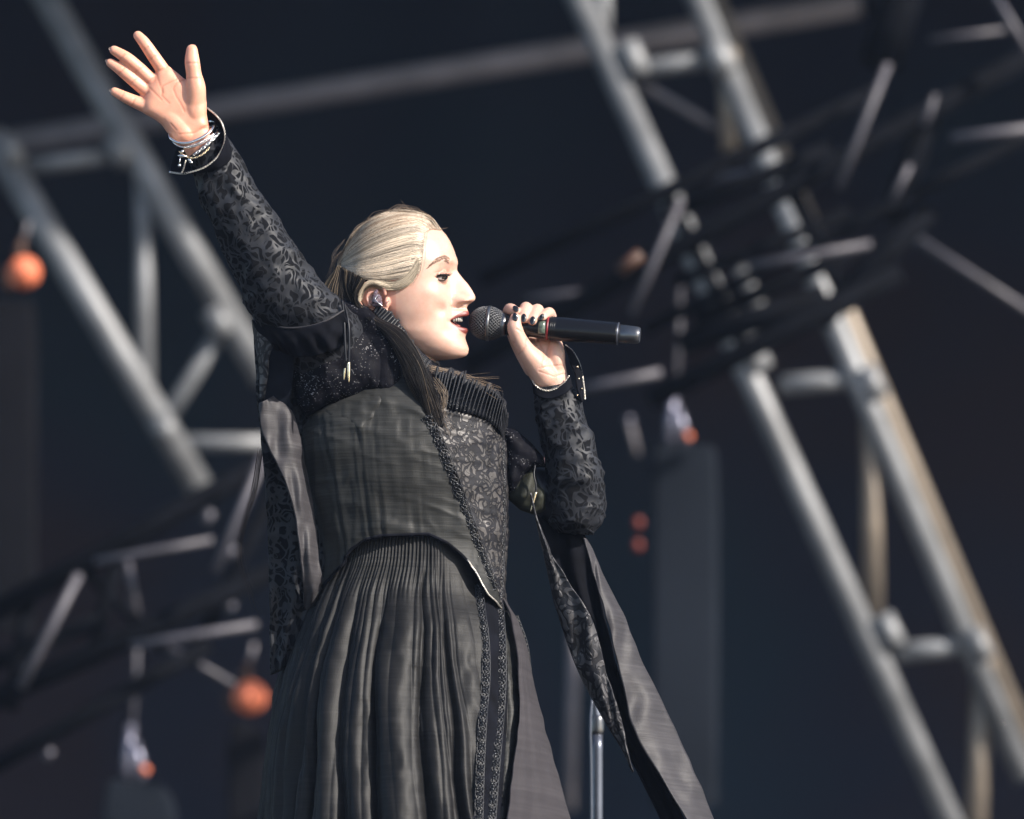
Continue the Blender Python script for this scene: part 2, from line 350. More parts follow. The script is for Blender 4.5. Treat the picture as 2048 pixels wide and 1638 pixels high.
def bar(name, a, b_, m, r, mat, parent, da=None, sides=14):
    """straight tube between two picture points at depth m metres behind the singer"""
    p = PM(a[0], a[1], m); q = PM(b_[0], b_[1], m if da is None else da)
    V, F = tube([p, p*.5+q*.5, q], r, sides); return obj(name, V, F, mat, parent)
def truss(name, label, depth, chords, braces, group=None, rc=.032, rb=.021, mat='alu', cat='truss'):
    e = empty(name, PM(*chords[0][0], depth)); tag(e, label, cat, group)
    for c in chords: bar('chord', c[0], c[1], depth+(c[3] if len(c) > 3 else 0), c[2] if len(c) > 2 else rc, M[c[4] if len(c) > 4 else mat], e)
    for c in braces: bar('brace', c[0], c[1], depth+(c[3] if len(c) > 3 else .02), c[2] if len(c) > 2 else rb, M[c[4] if len(c) > 4 else mat], e)
    return e
v_, f_ = box((-72,-72,-3.1),(72,72,9.4)); hm = bpy.data.materials.new('stage_haze'); hm.use_nodes = True; ht = hm.node_tree; ht.nodes.clear()
ho = ht.nodes.new('ShaderNodeOutputMaterial'); hp = ht.nodes.new('ShaderNodeVolumePrincipled'); hp.inputs['Color'].default_value = (.52, .68, 1, 1); hp.inputs['Density'].default_value = .0011
ht.links.new(hp.outputs[0], ho.inputs['Volume']); hz = tag(obj('haze', v_, f_, hm, smooth=False), kind='stuff')
G = 'aluminium trusses of the stage roof'
tr = truss('roof_truss', 'pale aluminium ladder truss slanting down the right side behind the microphone', 5.6,
  [((1133,-60),(1925,1700),.033), ((1372,-60),(2052,1560),.031), ((1392,-90),(2072,1530),.026,.5,'aluw')],
  [((1262,140),(1432,118),.024), ((1204,-60),(1206,60),.024), ((1455,100),(1462,300),.027,.02,'aluw'), ((1560,770),(1722,757),.026), ((1740,770),(1748,1240),.026,.02,'aluw'),
   ((1790,1305),(1940,1292),.026), ((1968,1290),(1950,1700),.028,.03,'aluw'), ((1270,160),(1445,262),.012,.05,'dull'), ((1530,640),(1480,540),.02)], G)
for (x, y, s) in ((1506,710,.062),(1266,118,.055),(1440,118,.055),(1745,766,.045),(1778,1262,.05),(1958,1290,.045)):
    a = PM(x-14,y-30,5.58); b_ = PM(x+14,y+30,5.58); V, F = tube([a, a*.5+b_*.5, b_], s*.6, 14); obj('coupler', V, F, M['alu'], tr)
tl = truss('roof_truss', 'dim grey ladder truss behind the raised hand and sleeve at left', 6.1,
  [((62,-60),(530,760),.038), ((-20,270),(398,975),.038)],
  [((45,335),(245,308),.024), ((284,310),(292,800),.023), ((325,850),(455,640),.022), ((350,885),(540,886),.021)], G)
for (x, y, s) in ((240,300,.05),(20,305,.05),(438,645,.05),(330,860,.052)):
    a = PM(x-14,y-26,6.08); b_ = PM(x+14,y+26,6.08); V, F = tube([a, a*.5+b_*.5, b_], s*.66, 14); obj('coupler', V, F, M['alu'], tl)
e = empty('roof_pipe', PM(0,290,7)); tag(e, 'long dull horizontal roof pipe running behind the raised hand', 'pipe')
bar('pipe', (-60,300),(1740,6),7,.037,M['dull'],e); bar('end_cap',(1722,8),(1744,5),7,.043,M['black'],e)
# black lighting trusses with slim pale struts
def black_truss(label, depth, chords, struts, thins):
    e = empty('lighting_truss', PM(*chords[0][0], depth)); tag(e, label, 'truss', 'black lighting trusses')
    for c in chords: bar('chord', c[0], c[1], depth, c[2], M['black'], e)
    for c in struts: bar('brace', c[0], c[1], depth+.05, c[2], M['black'], e)
    for c in thins: bar('strut', c[0], c[1], depth+(c[3] if len(c) > 3 else -.1), c[2], M['thin'], e)
black_truss('black lattice truss crossing in front of the silver truss right of the microphone', 4.6,
  [((930,730),(2100,90),.026),((1290,660),(2100,250),.016),((960,560),(1760,180),.020),((1330,420),(1420,250),.0),((1250,830),(1760,560),.03)][:3]+[((1300,800),(1800,545),.026)],
  [((1330,430),(1660,300),.022),((1350,565),(1700,425),.016),((1390,640),(1720,500),.02),((1360,690),(1650,590),.03),((1340,400),(1500,720),.016),
   ((1560,330),(1700,620),.02),((1760,130),(1820,-60),.05),((1780,440),(1860,230),.03),((1640,640),(1860,420),.03)],
  [((1678,375),(1776,128),.0095),((1265,625),(1362,400),.0095),((1400,360),(1652,324),.009,.25),((1495,533),(1742,488),.010),((1902,277),(2080,255),.012),((1165,778),(1322,745),.011),
   ((1050,598),(1245,575),.008,.3),((1820,468),(2100,650),.011,.4),((1990,-10),(2060,110),.010),((1860,80),(2010,60),.008,.3),((1785,400),(1820,330),.008),((1850,250),(1870,190),.008)])
black_truss('black lattice truss at lower left crossing behind the long skirt', 4.4,
  [((-60,1250),(620,880),.026),((-60,1420),(620,1110),.026),((-60,1560),(420,1290),.02)],
  [((60,1180),(20,1420),.018),((240,1090),(180,1330),.018),((380,1330),(560,960),.018),((160,1130),(330,1300),.014),((-20,1330),(200,1240),.02)],
  [((42,1375),(158,1148),.011),((190,1124),(425,1080),.009),((262,1292),(515,1249),.010),((430,1145),(530,905),.011),((330,1290),(470,1370),.008,.2),((255,1120),(275,1230),.008,.2)])
# bright clamps on the lower left
for (x, y, s) in ((415,1035,24),(462,1105,20),(500,1165,16),(462,1215,16),(98,1508,17),(1378,520,.1)):
    if s < 1: continue
    e = empty('truss_clamp', PM(x,y,4.9)); tag(e, {415:'bright clamp under the cut end of the left silver truss',462:'small pale clamp left of the dark hanging sleeve' if y < 1150 else 'faint clamp below the two bright clamps',500:'dim clamp touching the wisps of hair beside the sleeve',98:'small round pinkish clamp at lower left edge'}[x], 'clamp', 'truss clamps')
    c = PM(x,y,4.9); r = s*S*.95
    V, F = tube([c+np.array([-.6*r,0,-.9*r]), c, c+np.array([.6*r,0,.9*r])], r*.7, 12); obj('jaw', V, F, M['thin'], e)
    V, F = tube([c+np.array([.2*r,-r,0]), c+np.array([.2*r,0,0]), c+np.array([.2*r,r,0])], r*.3, 8); obj('bolt', V, F, M['shackle'], e)
# hanging panels with rigging
def hanging(label, x0, x1, y0, y1, depth, rig, mat='panel', orange=None):
    e = empty('hanging_panel', PM((x0+x1)/2, y0, depth)); tag(e, label, 'panel', 'panels hung on motor hooks')
    a = PM(x0, y0, depth); b_ = PM(x1, y1, depth); c = 18*S*1.6
    V, F = loft([(x0+12,y0,depth/S,x1-30,y0+6,depth/S,30),(x0,y0+60,depth/S,x1,y0+62,depth/S,36),(x0,y1-20,depth/S,x1,y1-20,depth/S,36),(x0+8,y1,depth/S,x1,y1,depth/S,30)], 40, 40, e=6)
    obj('panel', W(V), F, M[mat], e)
    if rig:
        k = (x0+x1)/2-22 if rig is True else rig
        V, F = join([tube(W([(k-10,y0+5,depth/S),(k-6,y0-50,depth/S),(k,y0-110,depth/S)]), .014, 8), tube(W([(k+20,y0,depth/S),(k+14,y0-45,depth/S),(k+4,y0-75,depth/S)]), .016, 8)])
        obj('shackle', V, F, M['shackle'], e)
        V, F = ellipsoid(W([(k+26,y0-20,depth/S)])[0], (.014,.014,.012)); obj('pin', V, F, M['orange'], e)
        V, F = tube(W([(k+2,y0-100,depth/S),(k+10,y0-200,depth/S),(k+14,y0-340,depth/S)]), .006, 6); obj('chain', V, F, M['thin'], e)
    return e
hanging('tall grey panel hanging right of the open sleeve below a steel shackle', 1304, 1436, 893, 1582, 5.2, True)
hanging('grey panel rising from the bottom edge at lower left', 203, 352, 1560, 1800, 5.2, 262)
hanging('dim grey column below the orange lantern at the left edge', -40, 72, 600, 1240, 6.0, None, 'panel2')
hanging('dim grey column below the orange lantern beside the skirt', 455, 532, 1440, 1800, 5.8, None, 'panel2')
def lantern(x, y, r, label, depth):
    e = empty('orange_lantern', PM(x, y, depth)); tag(e, label, 'lantern', 'orange lanterns on the rigging')
    c = PM(x, y, depth); k = r*(8.15+depth)/FPX
    V, F = ellipsoid((0,0,0), (k, k, k*1.1)); V = V[:, [0,2,1]]+c; obj('globe', V, F, M['orange'], e)
    V, F = tube([c+np.array([-.2*k,0,.8*k]), c+np.array([-.3*k,0,1.5*k]), c+np.array([-.1*k,0,2.1*k])], np.array([.45,.35,.2])*k, 10); obj('holder', V, F, M['amber'], e)
    V, F = tube([c+np.array([-.1*k,0,2.*k]), c+np.array([.1*k,0,2.6*k]), c+np.array([.2*k,0,3.2*k])], .14*k, 8); obj('hook', V, F, M['dull'], e)
    V, F = ellipsoid(c+np.array([-1.2*k,.1,.2*k]), (.45*k,.3*k,.75*k)); obj('knob', V, F, M['amber'], e)
lantern(48, 545, 33, 'orange round lantern at the left edge in front of the grey truss', 5.4)
lantern(500, 1395, 34, 'orange round lantern low beside the black skirt', 5.4)
for (x, y) in ((1277,1046),(1276,1091)):
    c = PM(x, y, 5.4); V, F = ellipsoid(c, (.012,.010,.015)); o = obj('indicator_lamp', V, F, M['redlamp']); tag(o, ('upper' if y < 1060 else 'lower')+' of two small red lamps left of the tall grey panel', 'lamp', 'small red lamps')
V, F = tube(W([(1238,545,4000),(1260,525,4000),(1282,508,4000)]), .016, 10); tag(obj('amber_cable', V, F, M['amber']), 'short amber strap above the hand on the microphone', 'strap')
for (x, y, x2, y2, lb, r) in ((1150,1200,1140,1620,'dull upright pole left of the microphone stand',.016),(1258,840,1275,910,'thin hanging chain with pale clamp left of the grey panel top',.008)):
    e = empty('rigging_pole', PM(x,y,6)); tag(e, lb, 'pole'); bar('pole', (x,y),(x2,y2),6,r,M['dull'],e); bar('end_cap',(x,y-6),(x,y+8),6,r*1.3,M['shackle'],e)
# microphone stand
e = empty('microphone_stand', PM(1195,2600,.55)); tag(e, 'slim steel microphone stand with clutch behind the hanging sleeve', 'microphone stand')
D = .55/S
for nme, pts, r, mt in (('upper_tube', [(1189,1382,D),(1190,1400,D),(1194,1440,D),(1195,1470,D)], [6,9,9.5,10], 'chrome'), ('clutch', [(1195,1432,D),(1195,1440,D),(1195,1462,D),(1195,1470,D)], [11,14,14,11], 'steel'), ('lower_tube', [(1195,1470,D),(1195,1900,D),(1195,2640,D)], [11.5,11.5,11.5], 'chrome'), ('tip', [(1188,1378,D),(1188,1383,D),(1189,1389,D)], [4,6,6], 'gold'), ('cable', [(1184,1400,D-10),(1181,1460,D-14),(1183,1640,D-14),(1184,2600,D-14)], [2.5]*4, 'chrome')):
    V, F = tube(W(pts), np.array(r)*S, 16, 30); obj(nme, V, F, M[mt], e)
V, F = tube([PM(1195,2630,.55)*[1,1,0]+[0,0,.0], PM(1195,2630,.55)*[1,1,0]+[0,0,.012], PM(1195,2630,.55)*[1,1,0]+[0,0,.02]], np.array([.13,.13,.05]), 32); obj('base', V, F, M['black'], e)

# ================================================================== the singer
P0 = empty('person', (float(W([(830,1000,0)])[0][0]), 0, 0))
tag(P0, 'singer with fair swept-back hair in a long black gown, one arm raised, microphone at lips', 'person')
# ---- head (picture coordinates, z = lateral; -z towards viewer)
def ip(v, xs, ys): return np.interp(v, xs, ys)
def smi(v, xs, ys):
    # smoothed interpolation
    return sum(np.interp(v+o, xs, ys) for o in (-4, -2, 0, 2, 4))/5
HV = [434,440,450,460,480,500,520,540,560,580,600,620,640,660,680,695,706,714,720]
BF = [838,856,872,884,899,907,911,907,904,905,908,911,911,911,920,925,922,914,890]
BB = [772,750,730,716,700,690,685,684,686,692,704,722,742,760,780,800,818,836,856]
BW = [22,46,66,77,88,95,97,96,93,89,85,80,74,68,58,48,38,27,8]
XM = [805,800,797,795,792,790,790,792,796,800,806,812,818,826,838,850,860,866,872]
PV = [434, 440, 450, 460, 470, 482, 500, 512, 519, 526, 533, 540, 546, 553, 560, 566, 574, 582, 588, 592, 596, 600, 604, 607, 609, 612, 616, 621, 625, 629, 632, 635, 640, 645, 650, 654, 657, 661, 665, 671, 677, 686, 698, 707, 712, 715, 718, 720]
PF = [838, 856, 872, 883, 892, 899.5, 907, 911.5, 914.5, 916, 915, 914.5, 918, 923.5, 929.5, 935, 941, 946, 949.3, 951.2, 951.8, 950.8, 946.5, 942, 938.5, 935.5, 934, 936, 938.5, 939, 936.5, 930, 925, 924, 926, 932, 936, 937.5, 936, 932.5, 931.5, 934.5, 938.5, 937, 933, 926, 912, 890]
def head():
    rows = np.unique(np.r_[np.linspace(434, 530, 60), np.linspace(530, 720, 190)])
    q = np.linspace(-1, 1, 321)[:-1]; ph = math.pi*np.sign(q)*np.abs(q)**1.5
    v = rows[:, None]*np.ones(len(ph)); c = np.cos(ph)[None]; s = np.sin(ph)[None]
    f = smi(v, HV, BF); bk = smi(v, HV, BB); w_ = smi(v, HV, BW); xm = smi(v, HV, XM)
    nf = 2.25; e = np.where(c > 0, 2/nf, 1.0); e2 = np.where(c > 0, 2/nf, 1.0)
    x = xm + np.where(c > 0, f-xm, xm-bk)*np.sign(c)*np.abs(c)**e
    z = w_*np.sign(s)*np.abs(s)**e2
    az = np.abs(z); front = np.clip((x-xm)/np.maximum(f-xm, 1), 0, 1)**2
    g = lambda a, s_: np.exp(-(a/s_)**2)
    prof = np.interp(v, PV, PF)-f
    nosew = np.interp(v, [500,520,540,552,570,585,596,604,610,616,622,640,652,664,680,700,712,720], [40,26,12,12,14,17,21,22,20,14,20,25,25,24,26,26,24,20])
    pw = np.interp(v, [600,612,622,660,680], [2.6,2.6,3.2,3.0,2])
    x = x + prof*np.exp(-(az/nosew)**pw)*(front > 0)
    # features, pushed along +x and lateral
    def push(amount, cx=.8, cz=.6):
        nonlocal x, z
        x = x+amount*front**.5*cx; z = z+np.sign(z)*amount*cz
    push(9*g(v-600.5, 5.8)*g(az-19, 5), 1, .55); push(-3.4*g(v-600, 8)*g(az-29, 3.6), 1, .4); push(-2.5*g(v-588, 3)*g(az-17, 6), 1, .3)                       # alae
    push(-15*g(v-606.5, 2.8)*g(az-10, 4.8)*(front > 0), .6, .1)     # nostril
    push(-8.5*g(v-549, 13)*g(az-40, 17), .9, .35)                 # socket
    push(3.0*g(v-521, 7)*g(az-42, 22), .8, .5)                    # brow
    push(3.2*g(v-584, 15)*g(az-66, 18), .7, .8)                   # cheekbone
    push(3.0*g(v-600, 22)*g(az-44, 18), .8, .6)                   # cheek apple
    push(-4.6*g(v-619, 12)*g(az-54, 10), .7, 1); push(-2*g(v-640, 18)*g(az-62, 16), .5, 1)                   # hollow
    push(-1.8*g(v-612, 14)*g(az-27, 4), 1, .2)                    # nasolabial
    push(-2.2*g(v-643, 5)*g(az-35, 5), 1, .3)                     # mouth corner
    push(2.0*g(v-500, 16)*g(az-40, 26), .8, .3)
    y = v + 0*x
    # the jaw edge is rounded: lower rows bend
    n_, m_ = x.shape
    V = np.stack([x, y, z], -1).reshape(-1, 3); F = [tuple(a) for a in grid_faces(n_, m_)]
    V = np.vstack([V, [(805, 431, 0), (872, 722, 0)]]); a = len(V)-2
    F += [(a, (j+1) % m_, j) for j in range(m_)]+[(a+1, (n_-1)*m_+j, (n_-1)*m_+(j+1) % m_) for j in range(m_)]
    return V, F
YAW = math.radians(7)
def yaw(V):
    V = np.array(V, float); x = V[:, 0]-820; z = V[:, 2].copy()
    V[:, 0] = 820+x*math.cos(YAW)+z*math.sin(YAW); V[:, 2] = z*math.cos(YAW)-x*math.sin(YAW); return V
hv, hf = head(); hv = yaw(hv)
EYE = [np.array((884.5, 554, -40.)), np.array((884.5, 554, 40.))]
parts = [(hv, hf)]
for ec in EYE:
    V, F = ellipsoid(ec, (18.6,18.0,18.0), nu=40, nv=30); parts.append((yaw(V), F))
# neck, shoulders, torso core
parts.append(loft([(715,600,0,830,600,0,50),(722,640,0,852,650,0,52),(735,700,0,866,704,0,52),(742,760,-5,880,765,-5,56),(720,810,-5,905,820,-5,70),(660,860,-5,960,870,-5,85),(690,960,0,975,960,0,82),(715,1060,0,965,1060,0,78),(690,1180,0,970,1180,0,90)], 60, 48))
# ear on the near side and the far one
def ear(sg):
    out = []
    hp = [(781,588,0),(778,574,-3),(764,566,-6),(746,568,-9),(733,580,-10),(728,596,-9),(732,611,-7),(743,621,-5),(757,628,-4)]
    P = np.array(hp, float); P[:, 2] = sg*(94-P[:, 2]*.9); out.append(capsule(P, [4,4.5,5,5.2,5.2,5,5,5,5.2], 12, 60))
    V, F = ellipsoid((752,596,sg*90), (21,27,7.5), rotz(-.12)); out.append((V, F))
    V, F = ellipsoid((777,624,sg*90), (10.5,13,6), rotz(.15)); out.append((V, F))
    V, F = ellipsoid((784,606,sg*88), (6,12,9)); out.append((V, F))
    P = np.array([(762,582,0),(750,586,0),(745,597,0),(752,612,0)], float); P[:, 2] = sg*98; out.append(capsule(P, [3,3.6,3.6,3], 10, 24))
    return [(yaw(v), f) for v, f in out]
parts += ear(-1)+ear(1)
# ---- raised hand (from zoom coordinates)
def h2(x, y, z=0): return (180+x/4.818, 40+y/4.818, -225+z)
k2 = 1/4.818
def fing(pts, rad, n=60): return capsule(pts, np.array(rad)*k2*1.2, 20, n)
HR = []
HR.append(fing([h2(880,860,10),h2(780,620,5),h2(698,478,-2),h2(600,332,-8),h2(518,214,-12),h2(462,150,-9)], [85,72,58,53,48,40]))
HR.append(fing([h2(850,880,12),h2(700,680,7),h2(590,580,0),h2(470,466,-8),h2(352,366,-14),h2(232,292,-12)], [85,74,60,54,50,40]))
HR.append(fing([h2(850,920,12),h2(670,770,8),h2(545,680,2),h2(425,585,-6),h2(302,484,-11),h2(196,412,-9)], [85,74,60,54,49,38]))
HR.append(fing([h2(880,980,12),h2(690,890,8),h2(545,830,2),h2(415,778,-4),h2(318,733,-8),h2(236,690,-6)], [90,76,62,52,45,37]))
HR.append(fing([h2(990,1000,4),h2(1005,800,-4),h2(1015,650,-14),h2(1000,520,-18),h2(985,400,-20),h2(982,290,-18)], [88,92,84,64,62,48]))
HR.append(fing([h2(900,1080,2),h2(780,930,2),h2(690,820,4)], [110,100,80], 30))
V, F = puff([h2(a, b_)[:2] for a, b_ in ((650,470),(760,440),(850,510),(925,575),(1000,545),(1075,540),(1112,640),(1128,800),(1125,930),(1150,1030),(1010,1130),(900,1140),(780,1080),(620,960),(510,900),(500,800),(545,640),(600,560))], -227, 19, 22, 4); HR.append((V, F))
V, F = ellipsoid(h2(1005,830,-6), (115*k2, 195*k2, 20), rotz(-.10)); HR.append((V, F))
V, F = ellipsoid(h2(790,960,-6), (95*k2, 190*k2, 17), rotz(-.75)); HR.append((V, F))
HR.append(loft([(*h2(800,1030,4),*h2(1125,900,4),18),(*h2(850,1110,4),*h2(1150,1010,4),21),(*h2(880,1180,6),*h2(1185,1080,6),23),(*h2(930,1300,10),*h2(1240,1200,10),25),(400,345,-205,462,325,-205,30),(470,480,-180,545,440,-180,38),(560,620,-120,636,580,-120,36),(630,750,-60,700,700,-60,40),(690,800,-10,780,740,-10,52)], 70, 32))
parts += HR
# ---- hand on the microphone
def h3(x, y, z=0): return (900+x/4.817, 560+y/4.817, z)
MZ = -12.    # depth of the microphone axis
HL = []
HL.append(capsule([(1066,735,12),(1046,702,30),(1029,668,36),(1020,634,30),(1019,620,8),(1025,620,-14),(1031,622,-24)], [20,18,15.5,14.5,12.8,12,10], 18, 90))
HL.append(capsule([(1082,735,14),(1070,702,34),(1057,668,42),(1051,632,34),(1052,617,12),(1051,622,-14),(1047,637,-32)], [20,18,15.5,15,13.4,13,10.5], 18, 90))
HL.append(capsule([(1098,735,14),(1092,702,34),(1080,670,40),(1076,634,33),(1075,620,12),(1071,627,-14),(1065,641,-33)], [20,18,15.5,14.5,12.8,12,10.5], 18, 90))
HL.append(capsule([(1112,735,10),(1112,702,28),(1106,672,34),(1102,640,28),(1099,626,10),(1093,628,-10),(1085,635,-27)], [19,17,14,13,11.5,10.5,9], 18, 90))
HL.append(capsule([(1090,752,0),(1072,727,-12),(1052,702,-28),(1037,676,-40),(1029.5,655,-45),(1030.5,637,-42)], [28,26,19,16,15.5,11.5], 20, 90))
V, F = ellipsoid((1094,712,16), (37,42,22), rotz(-.1)); HL.append((V, F))
V, F = ellipsoid((1068,716,-4), (19,34,17), rotz(-.5)); HL.append((V, F))
V, F = ellipsoid((1112,716,2), (17,38,19), rotz(-.08)); HL.append((V, F))
HL.append(loft([(1070,728,8,1130,722,8,22),(1071,750,8,1134,746,8,23),(1076,775,10,1138,770,10,24),(1084,830,20,1150,825,20,28),(1096,930,50,1180,925,50,38),(1120,1010,80,1190,1000,80,42),(1050,990,110,1120,930,110,46),(930,960,80,980,880,80,50)], 70, 32))
parts += HL
bvv, bff = join([(W(v), f) for v, f in parts])
me = bpy.data.meshes.new('tmp'); me.from_pydata([tuple(a) for a in bvv], [], bff); me.update()
ob = bpy.data.objects.new('tmp', me); COL.objects.link(ob)
bm = bmesh.new(); bm.from_mesh(me); bmesh.ops.recalc_face_normals(bm, faces=bm.faces); bm.to_mesh(me); bm.free()
md = ob.modifiers.new('r', 'REMESH'); md.mode = 'VOXEL'; md.voxel_size = .00125; md.use_smooth_shade = True
dg = bpy.context.evaluated_depsgraph_get(); ev = ob.evaluated_get(dg); bme = bpy.data.meshes.new_from_object(ev)
bpy.data.objects.remove(ob)
nv = len(bme.vertices); co = np.zeros(nv*3); bme.vertices.foreach_get('co', co); co = co.reshape(-1, 3)
ed = np.zeros(len(bme.edges)*2, np.int64); bme.edges.foreach_get('vertices', ed); ed = ed.reshape(-1, 2)
deg = np.bincount(ed.ravel(), minlength=nv)[:, None]
def lap(X, wt):
    s_ = np.zeros_like(X)
    for k in range(X.shape[1]): s_[:, k] = np.bincount(ed[:, 0], X[ed[:, 1], k], nv)+np.bincount(ed[:, 1], X[ed[:, 0], k], nv)
    return X+(s_/deg-X)*wt
def toPX(X):
    d = X-CAM; fy = d[:, 1]*math.cos(PITCH)+d[:, 2]*math.sin(PITCH); u = -d[:, 1]*math.sin(PITCH)+d[:, 2]*math.cos(PITCH)
    return np.stack([1024+d[:, 0]/fy*FPX, 819-u/fy*FPX, X[:, 1]/S], 1)
p = toPX(co); isface = (p[:, 0] > 838) & (p[:, 0] < 960) & (p[:, 1] < 722) & (p[:, 1] > 430)
handm = ((p[:, 0] < 470) | (p[:, 0] > 1005))
wt = np.where(handm | ((p[:, 1] > 720)), .6, np.where(isface, .3, .5))[:, None]
for _ in range(3): co = lap(co, wt)
for _ in range(7): co = lap(co, np.where(handm, .6, .0)[:, None])
p = toPX(co)
def unyaw(V):
    V = V.copy(); x = V[:, 0]-820; z = V[:, 2].copy(); V[:, 0] = 820+x*math.cos(YAW)-z*math.sin(YAW); V[:, 2] = z*math.cos(YAW)+x*math.sin(YAW); return V
u = unyaw(p); col = np.ones((nv, 3))*np.array([.66, .425, .335])
lipmask = np.zeros(nv); headm = (p[:, 0] > 700) & (p[:, 0] < 960) & (p[:, 1] < 725)
# mouth opening
az = np.abs(u[:, 2]); xx = u[:, 0]
up = np.interp(xx, [904,910,920,930,942], [642,639.5,635,632.5,632.5]); dn = np.interp(xx, [904,910,920,930,942], [642,645.5,652,656,657])
mo = headm & (az < 36) & (xx > 905) & (u[:, 1] > up) & (u[:, 1] < dn)
dd = np.clip(np.minimum(u[:, 1]-up, dn-u[:, 1])/3, 0, 1)
u[:, 0] -= np.where(mo, 16*dd, 0); u[:, 2] *= np.where(mo, 1-.2*dd, 1)
ul = np.interp(xx, [902,908,920,930,942], [641,636,627,622,622]); ll = np.interp(xx, [902,908,920,930,942], [642,648,659,667,672])
lm = headm & (az < 37) & (xx > 903) & (u[:, 1] > ul-1) & (u[:, 1] < ll+1)
ed_ = np.clip(np.minimum(u[:, 1]-ul+1, ll+1-u[:, 1])/2.2, 0, 1)*np.clip((xx-903)/4, 0, 1)
lipc = np.array([.22, .05, .04]); 
a_ = np.where(lm, ed_, 0)[:, None]; col = col*(1-a_)+lipc*a_
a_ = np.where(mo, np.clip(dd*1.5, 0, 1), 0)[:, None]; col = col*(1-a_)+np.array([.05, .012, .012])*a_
# eye openings
for ec in EYE:
    d = np.linalg.norm(u-ec, axis=1)
    a = np.interp(u[:, 0], [874,880,890,899,906], [554.5,552.6,550.9,550.4,552.2]); b2 = np.interp(u[:, 0], [874,880,890,899,906], [554.6,556.8,559.2,559.2,555])
    op = headm & (d < 27) & (u[:, 1] > a) & (u[:, 1] < b2) & (u[:, 0] > 874)
    k = np.clip(np.minimum(u[:, 1]-a, b2-u[:, 1])/1.6, 0, 1); k = np.where(op, k, 0)
    tgt = ec+(u-ec)/d[:, None]*13.5; u = u*(1-k[:, None])+tgt*k[:, None]
    # eyelid crease and warm tint
    cre = headm & (d < 40); t_ = np.exp(-((u[:, 1]-(a-7.5))/1.6)**2)*np.exp(-((u[:, 0]-890)/11)**2)*cre
    u[:, 0] -= 1.4*t_
    sh = np.exp(-((u[:, 1]-546)/9)**2)*np.exp(-((u[:, 0]-889)/15)**2)*np.exp(-((az-40)/20)**2)*headm
    col = col*(1-.28*sh[:, None]*np.array([.6, 1, 1.1]))
# blush, nose and ear tint, jaw
bl = np.exp(-((p[:, 1]-600)/24)**2-((p[:, 0]-868)/30)**2)*headm; col *= 1-.08*bl[:, None]*np.array([.2, 1, 1])
er = headm & (p[:, 0] < 792) & (p[:, 1] > 560); col[er] *= np.array([.95, .80, .78])
# palm tint: pinker fingers, creases
hd = p[:, 0] < 480; col[hd] *= np.array([1.22, .98, .86])
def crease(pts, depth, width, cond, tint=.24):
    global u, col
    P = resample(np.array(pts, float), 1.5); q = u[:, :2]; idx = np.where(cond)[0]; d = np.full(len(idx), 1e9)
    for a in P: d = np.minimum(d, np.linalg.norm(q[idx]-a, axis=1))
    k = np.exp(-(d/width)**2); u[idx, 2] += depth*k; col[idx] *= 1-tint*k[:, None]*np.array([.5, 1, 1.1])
u_ = unyaw(p)   # hands: work in picture coordinates
keep = handm; u[keep] = p[keep]
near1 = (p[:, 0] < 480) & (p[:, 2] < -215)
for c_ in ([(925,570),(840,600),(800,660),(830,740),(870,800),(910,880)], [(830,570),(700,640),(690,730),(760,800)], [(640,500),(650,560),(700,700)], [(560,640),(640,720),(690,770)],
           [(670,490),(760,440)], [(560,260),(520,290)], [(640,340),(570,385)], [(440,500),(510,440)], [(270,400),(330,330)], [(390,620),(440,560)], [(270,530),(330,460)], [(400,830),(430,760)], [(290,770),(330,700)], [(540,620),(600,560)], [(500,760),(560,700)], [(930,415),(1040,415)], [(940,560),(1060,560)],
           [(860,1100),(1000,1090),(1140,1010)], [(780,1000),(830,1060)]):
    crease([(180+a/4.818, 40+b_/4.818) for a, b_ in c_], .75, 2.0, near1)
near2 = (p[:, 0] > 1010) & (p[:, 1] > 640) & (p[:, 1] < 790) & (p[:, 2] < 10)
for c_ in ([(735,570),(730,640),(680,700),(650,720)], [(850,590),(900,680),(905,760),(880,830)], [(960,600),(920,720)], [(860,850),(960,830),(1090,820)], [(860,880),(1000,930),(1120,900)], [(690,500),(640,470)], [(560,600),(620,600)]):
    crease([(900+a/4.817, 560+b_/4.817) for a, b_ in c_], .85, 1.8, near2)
fin = u.copy(); tmp = u.copy(); tmp = yaw(tmp); fin[~keep] = tmp[~keep]
co2 = W(fin); bme.vertices.foreach_set('co', co2.ravel()); bme.materials.clear(); bme.materials.append(M['skin'])
ca = bme.color_attributes.new('Col', 'FLOAT_COLOR', 'POINT'); a4 = np.ones((nv, 4)); a4[:, :3] = np.clip(col, 0, 1); ca.data.foreach_set('color', a4.ravel())
bme.polygons.foreach_set('use_smooth', [True]*len(bme.polygons)); bme.update()
body = bpy.data.objects.new('body', bme); COL.objects.link(body); body.parent = P0; body.matrix_parent_inverse = P0.matrix_basis.inverted()
print('body verts', nv)
nf = len(bme.polygons); fv = np.zeros(nf*4, np.int64)
try:
    bme.polygons.foreach_get('vertices', fv) if False else None
except Exception: pass
body_bv = BVHTree.FromPolygons([Vector(a) for a in co2], [tuple(f.vertices) for f in bme.polygons])

